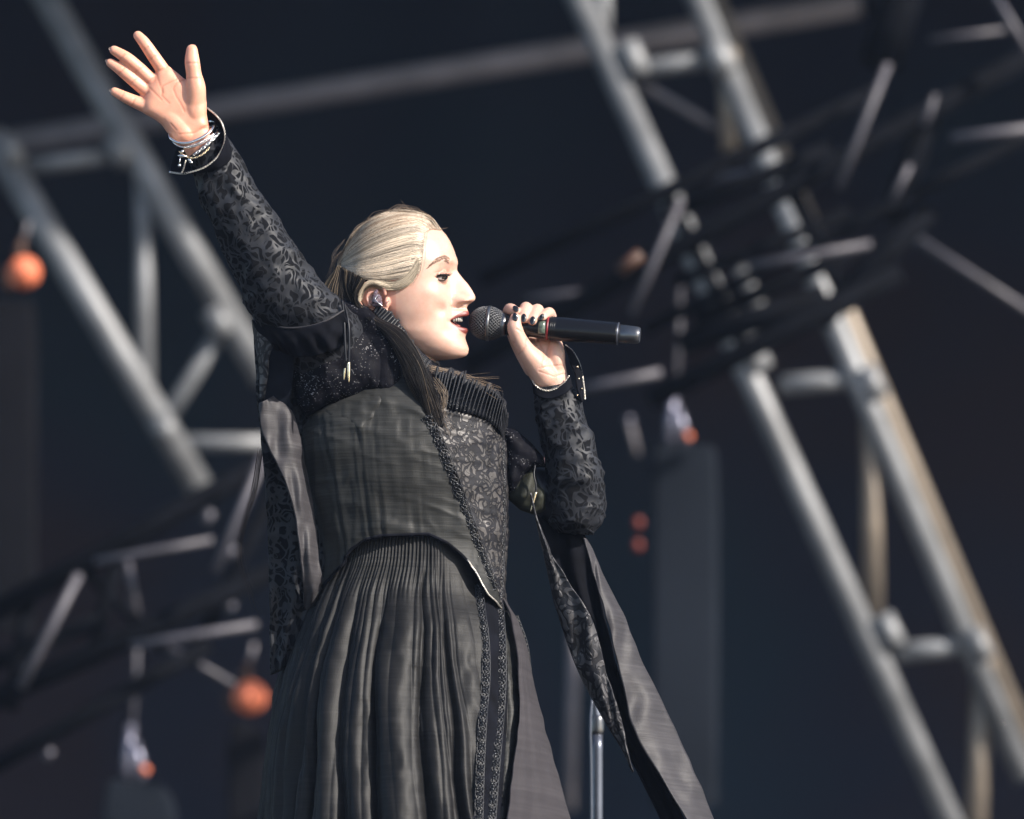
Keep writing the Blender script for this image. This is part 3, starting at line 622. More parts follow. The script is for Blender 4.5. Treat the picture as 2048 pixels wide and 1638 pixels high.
# ---- eyes, lashes, brows, teeth
for sg, ec in zip((-1, 1), EYE):
    V, F = ellipsoid((0,0,0), (1,1,1), nu=60, nv=48); g = np.array((.88, .14, -.45)); g /= np.linalg.norm(g)
    if sg == 1: g = np.array((.93, -.02, -.36)); g /= np.linalg.norm(g)
    d = V@g; ang = np.degrees(np.arccos(np.clip(d, -1, 1))); cc = np.ones((len(V), 3))*np.array([.45, .39, .37])
    cc[ang < 38] = (.03, .02, .014); cc[(ang < 40) & (ang > 34)] = (.03, .022, .018); cc[ang < 16] = (.003, .003, .003)
    R_ = 16.9+1.0*np.exp(-(ang/20)**2); V = V*R_[:, None]+ec
    obj('eye', W(yaw(V)), F, M['eye'], P0, attr=cc)
    L = []
    lid = np.array([(877,554),(881,552.4),(885,551.2),(890,550.3),(896,549.8),(901,550),(904.5,551)], float)
    def lidz(x, y): # on a sphere round the eye
        rr = 18.7**2-(x-ec[0])**2-(y-ec[1])**2; return ec[2]+sg*math.sqrt(max(rr, 4))
    P = np.array([(x, y, lidz(x, y)+sg*.4) for x, y in lid]); L.append(tube(yaw(P), [1.3,1.9,2.3,2.4,2.4,2.1,1.4], 8, 30))
    for k in range(34):
        t = k/33; q = cr(P, 34)[k]; ln = 6+4*rnd.random(); dx = -3+10*t+rnd.uniform(-1, 1)
        pp = np.array([q, q+(dx*.4, -1.0*1, sg*ln*.5), q+(dx, -ln*.55, sg*ln*.7)]); L.append(tube(yaw(pp), [.55,.4,.12], 4, 6))
    low = np.array([(879,556.5),(884,558.6),(890,559.8),(896,559.8),(900,558)], float); P = np.array([(x, y, lidz(x, y)+sg*.3) for x, y in low]); L.append(tube(yaw(P), [.5,.8,.9,.9,.5], 6, 20))
    for k in range(16):
        q = cr(P, 16)[k]; pp = np.array([q, q+(1., 1.5, sg*1.5), q+(1.5, 3.4, sg*2.5)]); L.append(tube(yaw(pp), [.4,.3,.1], 4, 5))
    V, F = join(L); obj('eyelashes', W(V), F, M['lash'], P0)
brow_mat = attrmat('brow_hair', .6)
def strands(polys, rad, cols, name, mat, parent, sides=3):
    """polys (k,n,3) px space ; one mesh"""
    Vs = []; Fs = []; Cs = []; o = 0
    for P, c in zip(polys, cols):
        n = len(P); T = np.gradient(P, axis=0); T /= np.linalg.norm(T, axis=1, keepdims=True)+1e-9
        A = np.cross(T, (0, .3, 1.)); A /= np.linalg.norm(A, axis=1, keepdims=True)+1e-9; B = np.cross(T, A)
        r = rad*np.linspace(1, .35, n)[:, None] if np.isscalar(rad) else rad[:, None]
        V = np.stack([P+r*(A*math.cos(a)+B*math.sin(a)) for a in (0, 2.1, 4.2)], 1).reshape(-1, 3)
        Vs.append(V); Fs.append(grid_faces(n, 3, True, o)); Cs.append(np.ones((len(V), 3))*c); o += len(V)
    return obj(name, W(np.vstack(Vs)), np.vstack(Fs), mat, parent, attr=np.vstack(Cs))
br = np.array([(857,534),(866,526),(876,519.5),(885,517),(893,518),(900,522)]); PB = []; CB = []
for k in range(230):
    t = rnd.random(); q = cr(br, 101)[int(t*100)]; w2 = np.interp(t, [0,.3,.8,1], [.8,3.0,6.5,6.5]); a = q+(rnd.uniform(-1,1), rnd.uniform(-1,1)*w2)
    tg = cr(br, 101)[min(100, int(t*100)+1)]-cr(br, 101)[max(0, int(t*100)-1)]; tg = tg/np.linalg.norm(tg)
    b2 = a-tg*rnd.uniform(4,7)+(0, rnd.uniform(-.9,.3)); P = on(body_bv, [a, (a+b2)/2, b2], .6); PB.append(P); CB.append(np.array([.24,.14,.095])*rnd.uniform(.6,1.3))
strands(PB, .3, CB, 'eyebrow', brow_mat, P0)
PB2 = [np.c_[p_[:, 0], p_[:, 1], 0*p_[:, 0]] for p_ in PB]
mir = []
for p_ in PB:
    q = unyaw(p_); q[:, 2] *= -1; mir.append(yaw(q))
strands(mir, .36, CB, 'eyebrow', brow_mat, P0)
T = []
for k in range(-5, 6):
    a = k*.21; x = 902+27*math.cos(a)-5; z = 24*math.sin(a)
    V, F = ellipsoid((x, 638, z), (2.4, 6.0, 4.6), nu=12, nv=10); T.append((yaw(V), F))
V, F = join(T); obj('teeth', W(V), F, M['teeth'], P0)
V, F = ellipsoid((902,652,0), (20,4,15)); obj('tongue', W(yaw(V)), F, simple('tongue', (.32,.10,.09), .35), P0)
# nails
def nail(c, d, L_, w_, mat, nrm=(0,0,-1)):
    d = np.array(d, float); d /= np.linalg.norm(d); n_ = np.array(nrm, float); n_ -= d*(n_@d); n_ /= np.linalg.norm(n_); s_ = np.cross(d, n_)
    V, F = ellipsoid((0,0,0), (w_, L_, 2.0), nu=18, nv=12); V = V[:, [0,1,2]]; V[:, 2] = np.abs(V[:, 2])-.035*V[:, 0]**2
    R_ = np.stack([s_, d, n_], 1); return obj('fingernail', W(V@R_.T+np.array(c)), F, mat, P0)
for c, d, nn in (((1031.4,617.5,-33.5), (.8,1,-.3), (0,-.15,-1)), ((1047.3,636,-42.5), (-.1,1,-.3), (0,-.2,-1)), ((1065,641,-43.5), (-.15,1,-.3), (0,-.2,-1)), ((1083.5,634,-36), (-.5,.9,-.3), (0,-.2,-1)), ((1030,634.5,-53), (-.1,-1,.1), (-.1,-.1,-1))):
    nail((c[0], c[1], c[2]-2.2), d, 9.2 if c[1] > 630 and c[0] != 1083.5 else 7.6, 5.8 if c[0] != 1083.5 else 4.9, M['nail'], nn)
for (x, y, dx, dy) in ((448,138,-1,-1.1),(205,280,-1,-.5),(170,398,-1,-.6),(208,680,-1,-.4),(1004,262,.2,-1)):
    c = h2(x, y, -4); nail((c[0],c[1],c[2]+4), (dx, dy, 0), 5.5, 4.2, M['natnail'], (-dy*.5, dx*.5, 1.6) if x != 1004 else (.9,0,.5))
# in-ear monitor and stud
V, F = join([(yaw(v), f) for v, f in (ellipsoid((764,600,-101), (12,15,7), rotz(.3), 9, 6), ellipsoid((770,607,-104), (8,7,5), rotz(.3), 7, 5), ellipsoid((763,586,-103), (5,8,4), rotz(.5), 7, 5))])
obj('in_ear_monitor', W(V), F, M['iem'], P0, smooth=False)
V, F = join([(yaw(v), f) for v, f in (ellipsoid((789,602,-98), (1.8,1.8,1.8)), tube([(768,590,-106),(763,598,-109),(770,606,-110),(778,612,-106)], 1., 6, 20))]); obj('ear_stud', W(V), F, M['silver'], P0)

# ---- hair
capr = []
for v_, xb, xf, w2 in ((423,785,822,10),(427,762,846,42),(434,745,855,62),(448,727,866,81),(462,713,868,90),(480,700,866,97),(500,687,864,101),(520,679,860,102),(540,675,850,101),(560,672,840,99),(580,675,810,92),(610,684,770,86),(650,700,765,78),(700,720,780,66)):
    capr.append((xb, v_, 0, xf, v_, 0, w2))
cv, cf = loft(capr, 90, 96, 2.0); cv = yaw(cv)
colr = np.where((cv[:, 1] > 552)[:, None], np.array([.013,.010,.008]), np.array([.30,.235,.165])); sh_ = vnoise(cv, .06)[:, None]; colr = colr*(1+.25*sh_)
hairo = obj('hair', W(cv), cf, M['hair'], P0, attr=colr)
hbv = bvh_of(*join([(co2, [tuple(f.vertices) for f in bme.polygons if p[f.vertices[0], 0] > 640 and p[f.vertices[0], 0] < 960 and p[f.vertices[0], 1] < 730]), (W(cv), cf)]))
guides = np.array([
 [(880,458),(856,433),(805,423),(752,437),(708,467),(680,518)],
 [(868,456),(845,437),(800,434),(750,451),(705,482),(678,524)],
 [(857,457),(836,445),(795,449),(745,468),(702,498),(677,527)],
 [(848,464),(826,460),(785,470),(735,492),(698,514),(677,530)],
 [(844,482),(822,482),(778,494),(731,511),(698,524),(677,532)],
 [(842,503),(818,506),(774,518),(729,529),(700,533),(678,534)],
 [(839,524),(812,530),(770,540),(728,545),(702,542),(679,536)],
 [(834,546),(808,552),(768,556),(730,553),(704,547),(681,538)]], float)
NB = 4600; PO = []; CO = []; GX = np.stack([cr(g, 22) for g in guides])
for k in range(NB):
    t = rnd.random()*(len(guides)-1); i = min(int(t), len(guides)-2); f = t-i; g = GX[i]*(1-f)+GX[i+1]*f
    wv = vnoise(np.array([[k*.37, 1.]]), 1)[0]; g = g+np.array([0, 1])*(np.sin(np.linspace(0, math.pi, 22))*rnd.gauss(0, 2.2))[:, None]
    g += np.array([rnd.uniform(-3,3), rnd.uniform(-1.5,1.5)]); g[:3] += (g[0]-g[3])[None]*np.array([[1.],[.55],[.2]])*rnd.uniform(-.3,.2)
    s0 = rnd.choice([0,0,0,0,rnd.randint(1,12)]); g = g[s0:]
    lf = rnd.uniform(.2, 4.2)+1.0*vnoise(np.array([[t*6, 1.]]), 1)[0]; P = on(hbv, g, 0); m_ = np.clip(.45+np.linspace(0, 4, len(g)), 0, 1); P[:, 2] = np.convolve(np.r_[P[0,2], P[:, 2], P[-1,2]], [.25,.5,.25], 'valid')-lf*m_
    tone = .5+.5*vnoise(np.array([[t*5.5, 3.]]), 1)[0]+.25*vnoise(np.array([[t*17, 8.]]), 1)[0]; base = np.array([.72,.60,.47])*(.5+.68*tone)*rnd.uniform(.7,1.3)
    if rnd.random() < .11: base = base*.35
    if s0 == 0 and t < 2.2 and rnd.random() < .6: base = base*np.array([.5,.42,.36])
    PO.append(P); CO.append(base)
strands(PO, .46, CO, 'hair_strands', M['hair'], P0)
mir = []
for P in PO:
    q = unyaw(P); q[:, 2] = -q[:, 2]; mir.append(yaw(q))
strands(mir[::2], .8, CO[::2], 'hair_strands', M['hair'], P0)
# sweep over the ear
sw = np.array([[(838,530),(826,560),(800,577),(770,578),(744,572),(728,582),(722,600)], [(836,520),(815,550),(790,566),(762,565),(738,566),(722,580),(716,606)], [(832,548),(812,566),(790,573),(768,569),(748,561),(735,566),(720,590)]], float)
SG = np.stack([cr(g, 24) for g in sw]); PO = []; CO = []
for k in range(420):
    t = rnd.random()*2; i = min(int(t), 1); f = t-i; g = SG[i]*(1-f)+SG[i+1]*f+np.array([rnd.uniform(-2,2), rnd.gauss(0,1.6)]); P = on(hbv, g, rnd.uniform(1, 5)); P[:, 2] = np.minimum(P[:, 2], -84) if True else 0
    P[:, 2] = np.convolve(np.r_[P[0,2], P[:, 2], P[-1,2]], [.3,.4,.3], 'valid'); PO.append(P); CO.append(np.array([.52,.43,.32])*rnd.uniform(.5,1.3))
# light face-framing strand in front of the hairline
for k in range(8):
    g = cr(np.array([(850,452),(843,480),(841,520),(834,548),(822,570)])+np.array([rnd.gauss(0,3.4), rnd.gauss(0,2)]), 16); P = on(hbv, g, rnd.uniform(.5,2.4)); PO.append(P); CO.append(np.array([.60,.50,.39])*rnd.uniform(.5,1.2))
strands(PO, .45, CO, 'hair_strands', M['hair'], P0)
# dark under-hair: behind the ear and down the chest
dg_ = [[(676,532),(668,552),(655,575),(645,600),(640,625),(650,660)], [(690,540),(690,570),(700,600),(722,630),(750,670),(775,720)], [(715,552),(708,585),(722,615),(750,645),(785,690),(812,760)],
       [(728,562),(712,596),(732,626),(772,648),(812,700),(846,790)], [(722,575),(716,604),(742,634),(785,655),(822,705),(862,800)]]
dg_ = [np.array(g, float) for g in dg_]
PO = []; CO = []
lockA = np.array([(700,590),(728,634),(774,672),(806,720),(822,775),(858,850)], float); lockB = np.array([(724,606),(758,638),(802,662),(842,715),(868,772),(884,852)], float)
for k in range(1500):
    t = rnd.random(); g = lockA*(1-t)+lockB*t; g = cr(g+np.c_[np.zeros(6), np.zeros(6)], 26); wv = math.sin(t*9)*4
    g[:, 0] += np.sin(np.linspace(0, 8, 26)+t*6+rnd.gauss(0,.5))*(1.5+5*np.linspace(0, 1, 26))+rnd.gauss(0, 2.2); end = rnd.randint(20, 26); g = g[:end]
    z = np.interp(np.arange(end), [0, 5, 12, 20, 25], [-66, -100, -118, -122, -112])-8*math.sin(math.pi*t)-rnd.uniform(0, 5)
    PO.append(np.c_[g, z]); s_ = rnd.random(); c = np.array([.011,.009,.009])*rnd.uniform(.5,1.8)
    if s_ < .06+.08*(math.sin(t*20) > .6): c = np.array([.15,.115,.085])*rnd.uniform(.5,1.2)
    CO.append(c)
for k in range(900):
    t = rnd.random()*3; i = min(int(t), 2); f = t-i; g = cr(dg_[i]*(1-f)+dg_[i+1]*f, 20)+np.array([rnd.gauss(0,1.5), rnd.gauss(0,1.5)]); end = rnd.randint(12, 20)
    P = np.c_[g, np.interp(np.arange(20), [0,6,12,19], [-45-18*t, -62-12*t, -80-8*t, -95])-rnd.uniform(0,6)]; PO.append(P[:end]); c = np.array([.012,.010,.009])*rnd.uniform(.5,2)
    if rnd.random() < .14: c = np.array([.16,.12,.08])
    CO.append(c)
# blonde tail below the tie
for k in range(130):
    g = cr(np.array([(682,530),(672,545),(660,560),(648,580),(638,600)])+np.array([rnd.gauss(0,2.2), rnd.gauss(0,2)]), 12); PO.append(np.c_[g, np.linspace(-30,-60,12)-rnd.uniform(0,3)]); CO.append(np.array([.30,.22,.14])*rnd.uniform(.4,1.3))
strands(PO, .72, CO, 'hair_lock', M['darkhair'], P0)
mirp = []
for P in PO[:1500:3]:
    q = unyaw(P); q[:, 2] = -q[:, 2]*.95; mirp.append(yaw(q))
strands(mirp, 1.3, [CO[i] for i in range(0, 1500, 3)], 'hair_lock', M['darkhair'], P0)
# flyaway hairs
PO = []; CO = []
for (a, b_, c_, n_) in (((700,478),(712,455),(735,440),9),((668,545),(668,510),(690,480),14),((780,425),(800,414),(830,421),12),((826,425),(815,412),(805,406),2),((845,428),(838,418),(826,414),3),((880,460),(890,459),(891,453),2),((690,500),(672,520),(655,560),12),((735,442),(760,428),(800,420),10)):
    for k in range(n_):
        g = cr(np.array([a, b_, c_], float)+np.array([[rnd.gauss(0,3), rnd.gauss(0,3)] for _ in range(3)]), 12); PO.append(np.c_[g, np.ones(12)*rnd.uniform(-30,10)]); CO.append(np.array([.12,.09,.07])*rnd.uniform(.3,2.5))
for k in range(24):
    g = cr(np.array([(862,738),(900,748),(935,757),(985+rnd.gauss(0,8),775+rnd.gauss(0,14))])+np.array([rnd.gauss(0,3), rnd.gauss(0,4)]), 14); PO.append(np.c_[g, np.linspace(-85,-60,14)-rnd.uniform(0,8)]); CO.append(np.array([.38,.28,.2])*rnd.uniform(.3,1.2))
for k in range(12):
    g = cr(np.array([(868,760),(888,790),(884,830),(900+rnd.gauss(0,9),858+rnd.gauss(0,14))])+np.array([rnd.gauss(0,5), rnd.gauss(0,4)]), 14); PO.append(np.c_[g, np.linspace(-112,-118,14)]); CO.append(np.array([.30,.23,.17])*rnd.uniform(.5,1.2))
for k in range(26):
    g = cr(np.array([(520,905),(508,980),(490,1040),(478,1110),(500,1190),(530+rnd.gauss(0,10),1260)])+np.array([rnd.gauss(0,5), rnd.gauss(0,6)]), 20)[:rnd.randint(9,20)]; PO.append(np.c_[g, np.linspace(0,20,20)[:len(g)]]); CO.append(np.array([.05,.035,.03])*rnd.uniform(.5,1.5))
tag(strands(PO, .42, CO, 'stray_hairs', M['darkhair'], P0), kind='stuff')

# ---- bodice
HEMX = [600,640,680,705,735,770,860,895,925,950,975,1003,1030]; HEMY = [1195,1180,1128,1098,1080,1072,1069,1086,1112,1145,1188,1219,1226]
tor = [(730,738,-30,900,738,10,70),(700,770,-30,945,762,10,92),(640,805,-40,988,800,20,112),(608,850,-40,1003,840,25,122),(604,900,-35,1010,890,25,128),(612,950,-30,1013,940,25,124),(622,1000,-28,1013,1000,20,116),(634,1050,-25,1011,1060,18,110),(645,1110,-22,1009,1120,15,112),(648,1160,-22,1010,1170,10,130),(644,1200,-24,1010,1222,8,140)]
def fold_t(tt, ph, V):
    P = V.reshape(-1, 3); a = vnoise(P, .018, 3)*3+vnoise(P*np.array([1.6, .5, 1]), .035, 5)*1.6
    x, y = P[:, 0], P[:, 1]; rg = lambda q: (1-np.abs(q))**4
    a += 4.5*rg(vnoise(np.c_[x*.007+y*.004, y*.045-x*.012], 1., 7))*np.interp(y, [760,820,900,1000,1050,1080], [1.,1.,.35,.3,.9,.6])+2.2*rg(vnoise(np.c_[x*.05, y*.012], 1., 19))
    for x0, x1 in ((716,744),(747,768),(648,690),(806,832),(560,610)):
        d = x-np.interp(y, [860,1075], [x0,x1]); a += (-3.2*np.exp(-(d/2.6)**2)+2.2*np.exp(-((np.abs(d)-7)/4.5)**2))*np.clip((y-815)/50, 0, 1)
    return a.reshape(tt.shape)
TV, TF = loft(tor, 150, 220, 2.25, fold_t, caps=False)
# row-wise remap so that the last row follows the hem
Y0 = 738; nrow, mcol = 150, 220; T3 = TV[:nrow*mcol].reshape(nrow, mcol, 3).copy()
hem = np.interp(T3[-1, :, 0], HEMX, HEMY); tt = np.linspace(0, 1, nrow)
ybot = T3[-1, :, 1]
for j in range(mcol):
    c = T3[:, j].copy(); y = c[:, 1]; y0 = y[0]
    ynew = y0+(y-y0)*1.0; tgt = y0+(hem[j]-y0)*(y-y0)/(ybot[j]-y0)
    # resample x,z along the column at the new heights
    T3[:, j, 0] = np.interp(tgt, y, c[:, 0]); T3[:, j, 2] = np.interp(tgt, y, c[:, 2]); T3[:, j, 1] = tgt
TV2 = T3.reshape(-1, 3)
bod = obj('bodice', W(TV2), grid_faces(nrow, mcol), M['silk'], P0, solid=.003)
tbv = bvh_of(W(TV2), grid_faces(nrow, mcol))
# hem piping: black with a silver front
ring = T3[-1]; ring2 = np.vstack([ring, ring[:1]]); cen = ring.mean(0); rr = ring2+(ring2-cen)/np.linalg.norm(ring2-cen, axis=1, keepdims=True)*2
V, F = tube(rr, 3.4, 8); obj('hem_piping', W(V), F, M['velvet'], bod)
pp = ring[(ring[:, 0] > 930) & (np.arange(mcol) < mcol*.6)]; pp = pp+(pp-cen)/np.linalg.norm(pp-cen, axis=1, keepdims=True)*4.5; V, F = tube(pp, 2.0, 8); obj('silver_cord', W(V), F, M['trim'], bod)
# seams
for sx in ([(716,860),(722,940),(735,1010),(742,1070)], [(745,850),(752,930),(760,1000),(765,1068)], [(650,900),(662,1000),(680,1090),(690,1110)]):
    P = on(tbv, resample(cr(np.array(sx, float), 40), 4), .6); V, F = tube(P, 1.2, 6); obj('seam', W(V), F, M['satin'], bod)
# brocade front panel
pan = [(868,800),(905,790),(950,800),(990,815),(1002,850),(1008,900),(1010.5,1000),(1009,1100),(1006,1200),(1000,1207),(985,1165),(952,1082),(925,1008),(890,905),(868,850)]
GR = T3.copy(); Pn_ = np.gradient(GR, axis=1); Pn2 = np.gradient(GR, axis=0); nn_ = np.cross(Pn_, Pn2); nn_ /= np.linalg.norm(nn_, axis=2, keepdims=True); cen_ = GR.mean(1, keepdims=True)
nn_ *= np.sign((nn_*(GR-cen_)).sum(2, keepdims=True)); GO = GR+nn_*2.6
bx = np.interp(GR[:, :, 1], [738,800,832,862,905,960,1020,1082,1135,1180,1225], [850,858,862,872,888,912,934,956,976,992,1003]); jj = np.arange(mcol); half = (jj < mcol*.5)
okm = ((GR[:, :, 0] > bx) & half[None]) | ((jj > mcol*.86)[None] & (GR[:, :, 1] > 700)); ff = [f for f in grid_faces(nrow, mcol) if okm.ravel()[list(f)].all()]
used = np.unique(np.array(ff)); rm = -np.ones(nrow*mcol, int); rm[used] = np.arange(len(used)); obj('front_panel', W(GO.reshape(-1, 3)[used]), rm[np.array(ff)], M['brocade'], bod, solid=.001)
def braid(path, width, bv, name, parent, lift=5, step=1.8, mat='braid', rad=1.35, beads=True):
    C = resample(cr(np.array(path, float), 80), step); T_ = np.gradient(C, axis=0); T_ /= np.linalg.norm(T_, axis=1, keepdims=True); Nn = np.c_[-T_[:, 1], T_[:, 0]]
    s_ = np.arange(len(C))*step; parts = []
    zc = on(bv, C, lift)[:, 2]
    zc = np.convolve(np.r_[[zc[0]]*3, zc, [zc[-1]]*3], np.ones(7)/7, 'valid')
    for k, (ph, am) in enumerate(((0, 1), (math.pi, 1), (math.pi/2, .55), (-math.pi/2, .55))):
        o = np.sin(s_/width*3.6+ph)*width*.5*am; q = C+Nn*o[:, None]
        P = np.c_[q, zc-1.3*np.cos(s_/width*7.2+ph)]; parts.append(tube(P, rad, 5))
    for sd in (-.62, .62): parts.append(tube(np.c_[C+Nn*width*sd, zc+1.], rad*.8, 5))
    o = obj(name, W(join(parts)[0]), join(parts)[1], M[mat], parent)
    if beads:
        bp = []
        for i in range(2, len(C), max(2, int(width*.45/step))):
            q = C[i]+Nn[i]*rnd.uniform(-.4, .4)*width; bp.append(ellipsoid((q[0], q[1], zc[i]-2.2), (1.4,1.4,1.4), None, 6, 5))
        V, F = join(bp); tag(obj('beading', W(V), F, M['steel'], parent), kind='stuff')
    return o
braid([(852,832),(868,862),(885,900),(908,960),(930,1020),(952,1082),(972,1135),(990,1180)], 17, tbv, 'lace_braid', bod)
braid([(1004,880),(1007,960),(1006,1060),(1004,1140),(1001,1195)], 7, tbv, 'lace_braid', bod, rad=1.1)
braid([(884,806),(920,815),(960,830),(1000,855)], 12, tbv, 'lace_braid', bod)
V, F = patch([(636,812),(690,797),(758,788),(768,800),(745,838),(716,866),(700,842),(660,832)], tbv, 3.5, 5, lambda P, d: 2.2*vnoise(P[:, :2], .09, 3)); obj('gusset', W(V), F, M['silk'], bod)
# ---- skirt
sk = [(672,1066,-20,985,1074,10,96),(662,1120,-20,990,1130,12,104),(636,1180,-15,1000,1185,12,118),(606,1250,-10,1026,1250,12,165),(578,1330,-8,1046,1330,12,195),(556,1430,-5,1070,1430,10,230),(541,1530,0,1096,1530,10,260),(531,1640,0,1124,1640,10,290),(490,2000,0,1230,2000,0,380),(430,2640,0,1330,2640,0,480)]
npl = 31; rs = np.random.RandomState(11); knots = np.cumsum(rs.uniform(.45, 1.7, npl)); knots = np.r_[0, knots]/knots[-1]*2*math.pi
depthk = rs.uniform(.6, 1.25, npl)
def pleat(ph, y):
    a = np.mod(ph+.03*np.sin(y*.006+ph*5)+.012*np.sin(y*.02+ph*9), 2*math.pi); i = np.clip(np.searchsorted(knots, a, 'right')-1, 0, npl-1)
    f = (a-knots[i])/(knots[i+1]-knots[i]); return (np.sin(math.pi*f)**.7)*depthk[i]
def fold_s(tt, ph, V):
    y = V[:, :, 1]; x = V[:, :, 0]; sn = -np.sin(ph)  # camera side: ph in (pi,2pi)? z=-ss*t -> ph in (0,pi) is camera side
    front = np.clip((x-(868+.12*(y-1100)))/26, 0, 1)
    amp = np.interp(y, [1070,1135,1165,1250,1400,1640,2640], [0,1.5,8,22,34,44,60])
    big = pleat(ph, y)*amp*(1-.93*front)
    fine = np.abs(np.sin(ph*75))**.8*np.interp(y, [1070,1130,1150,1210], [4.2,4.2,3,0])*(1-front)
    med = pleat(ph*2.0+1, y)*np.interp(y, [1070,1130,1190,1350,1700], [0,2,6,5,3])*(1-.95*front)
    Pn = V.reshape(-1, 3); nz = (vnoise(Pn*np.array([1, .3, 1]), .018, 9)*7+vnoise(Pn*np.array([1, .5, 1]), .06, 14)*2.6).reshape(y.shape)*np.interp(y, [1120,1300], [0,1])
    return big+fine+med+nz-np.interp(y, [1070,1140,1250,1640,2640], [2,4,14,26,40])*(1-front)
SV, SF = loft(sk, 220, 1100, 2.1, fold_s, caps=False)
skirt = obj('skirt', W(SV), SF, M['skirt'], P0)
sbv = bvh_of(W(SV), SF)
# front opening: dark velvet slot, braids and petticoat
V, F = patch([(975,1165),(1004,1190),(1016,1330),(1014,1450),(1008,1550),(1004,1660),(945,1660),(955,1500),(962,1380),(966,1280),(960,1225)], sbv, 4, 7); obj('placket', W(V), F, M['velvet'], skirt)
braid([(958,1168),(962,1215),(970,1280),(972,1350),(966,1430),(961,1520),(957,1650)], 13, sbv, 'lace_braid', skirt, 7, rad=1.4)
braid([(996,1200),(1000,1232),(1003,1300),(1003,1370),(998,1450),(990,1540),(982,1650)], 14, sbv, 'lace_braid', skirt, 7, rad=1.4)
def wob(P, d): return vnoise(P[:, :2]*np.array([1, .3]), .05, 4)*4+3*np.sin(P[:, 0]*.09+P[:, 1]*.01)
V, F = patch([(998,1190),(1012,1204),(1026,1240),(1034,1290),(1040,1380),(1034,1450),(1022,1530),(1012,1600),(1008,1660),(998,1660),(1006,1550),(1014,1450),(1016,1330)], sbv, 6, 6, wob); obj('side_panel', W(V), F, M['silk'], skirt)
A = [(1002,1196,-20),(1022,1240,-66),(1036,1330,-96),(1038,1440,-150),(1026,1540,-205),(1012,1680,-262),(1005,1900,-300)]; B = [(1008,1200,-10),(1034,1240,-14),(1052,1290,-20),(1062,1350,-30),(1088,1450,-46),(1118,1560,-60),(1150,1680,-76),(1190,1900,-80)]
V, F = sheet(A, B, 90, 40, 24, lambda a, t: 7*np.sin(t*9+a*2)*a+3*np.sin(t*21+a*3)*a); obj('petticoat', W(V), F, M['petti'], P0, solid=.002)
A = [(1040,1228,30),(1060,1320,30),(1088,1420,30),(1120,1540,30),(1150,1680,30)]; B = [(1046,1240,60),(1066,1330,60),(1098,1430,60),(1132,1550,60),(1164,1680,60)]
braid([(1030,1232),(1050,1290),(1058,1350)], 9, sbv, 'lace_braid', skirt, 10, rad=1.2, beads=False)

# ---- sleeves
def slv(tt, ph, V):
    P = V.reshape(-1, 3); rg = lambda q: (1-np.abs(q))**4
    return (vnoise(P, .03, 2)*3.6+vnoise(P, .07, 6)*1.6+4.0*rg(vnoise(np.c_[tt.ravel()*17+np.sin(ph.ravel()*1.)*1.3, np.cos(ph.ravel())*1.1], 1., 4))-2).reshape(tt.shape)
ra = [(372,318,-212,446,262,-212,30),(384,350,-206,474,300,-206,36),(402,400,-198,505,358,-198,42),(432,470,-184,548,424,-184,50),(462,540,-168,590,486,-168,56),(490,605,-150,632,552,-150,62),(520,655,-128,684,604,-128,70),(560,720,-90,726,650,-90,78),(610,790,-50,750,700,-50,78)]
V, F = loft(ra, 150, 90, 2.0, slv, caps=False); rs_ = obj('sleeve', W(V), F, M['sleeve'], P0, solid=.0015); arm_bv = bvh_of(W(V), F)
la = [(1066,778,8,1143,764,8,30),(1068,810,10,1160,792,10,36),(1074,850,14,1172,830,14,42),(1084,900,20,1190,880,20,48),(1092,950,30,1203,935,30,54),(1094,1000,44,1210,990,44,58),(1100,1045,60,1208,1040,60,58),(1118,1066,72,1186,1070,72,46)]
V, F = loft(la, 130, 90, 2.1, slv, caps=True); obj('sleeve', W(V), F, M['sleeve'], P0)
la2 = [(1172,950,50,1176,1070,50,46),(1120,950,60,1132,1062,60,50),(1075,925,70,1085,1040,70,52),(1030,880,72,1040,1010,72,56),(985,850,70,990,980,70,58)]
V, F = loft(la2, 80, 70, 2.1, slv, caps=True); obj('upper_sleeve', W(V), F, M['satin'], P0)
# cuffs with twisted trim
def twist(path, r, parent, name='cuff_trim', mat='trim', n=None):
    P = cr(np.array(path, float), n or 140); T_ = np.gradient(P, axis=0); ln = np.r_[0, np.cumsum(np.linalg.norm(np.diff(P, axis=0), axis=1))]
    T_ /= np.linalg.norm(T_, axis=1, keepdims=True); A = np.cross(T_, (0,0,1)); A /= np.linalg.norm(A, axis=1, keepdims=True); B = np.cross(T_, A)
    parts = [tube(P+A*(np.cos(ln/r*1.1+k)*r*.55)[:, None]+B*(np.sin(ln/r*1.1+k)*r*.55)[:, None], r*.62, 6) for k in (0, math.pi)]
    V, F = join(parts); return obj(name, W(V), F, M[mat], parent)
c1 = [h2(1130,848,10),h2(1210,912,-10),h2(1270,990,-22),h2(1300,1100,-28),h2(1290,1200,-30),h2(1222,1325,-32),h2(1100,1420,-30),h2(960,1468,-24),h2(880,1480,-10),h2(775,1466,20)]
base1 = [(446,262,-205),(456,282,-222),(462,300,-236),(462,315,-243),(455,325,-246),(440,335,-246),(425,340,-244),(405,345,-238),(392,345,-228),(384,340,-208)]
V, F = sheet(c1, base1, 80, 12); cf1 = obj('cuff', W(V), F, M['velvet'], P0, solid=.002); twist(c1, 1.9, cf1)
bk = [(775-0,1466,20),(800,1330,60),(870,1180,90),(960,1040,95),(1060,900,70),(1130,848,10)]; bk = [h2(*a) for a in bk]
bs = [(384,340,-208),(385,320,-190),(400,300,-180),(420,280,-180),(435,266,-190),(446,262,-205)]; V, F = sheet(bk, bs, 50, 8); obj('cuff', W(V), F, M['velvet'], P0, solid=.002)
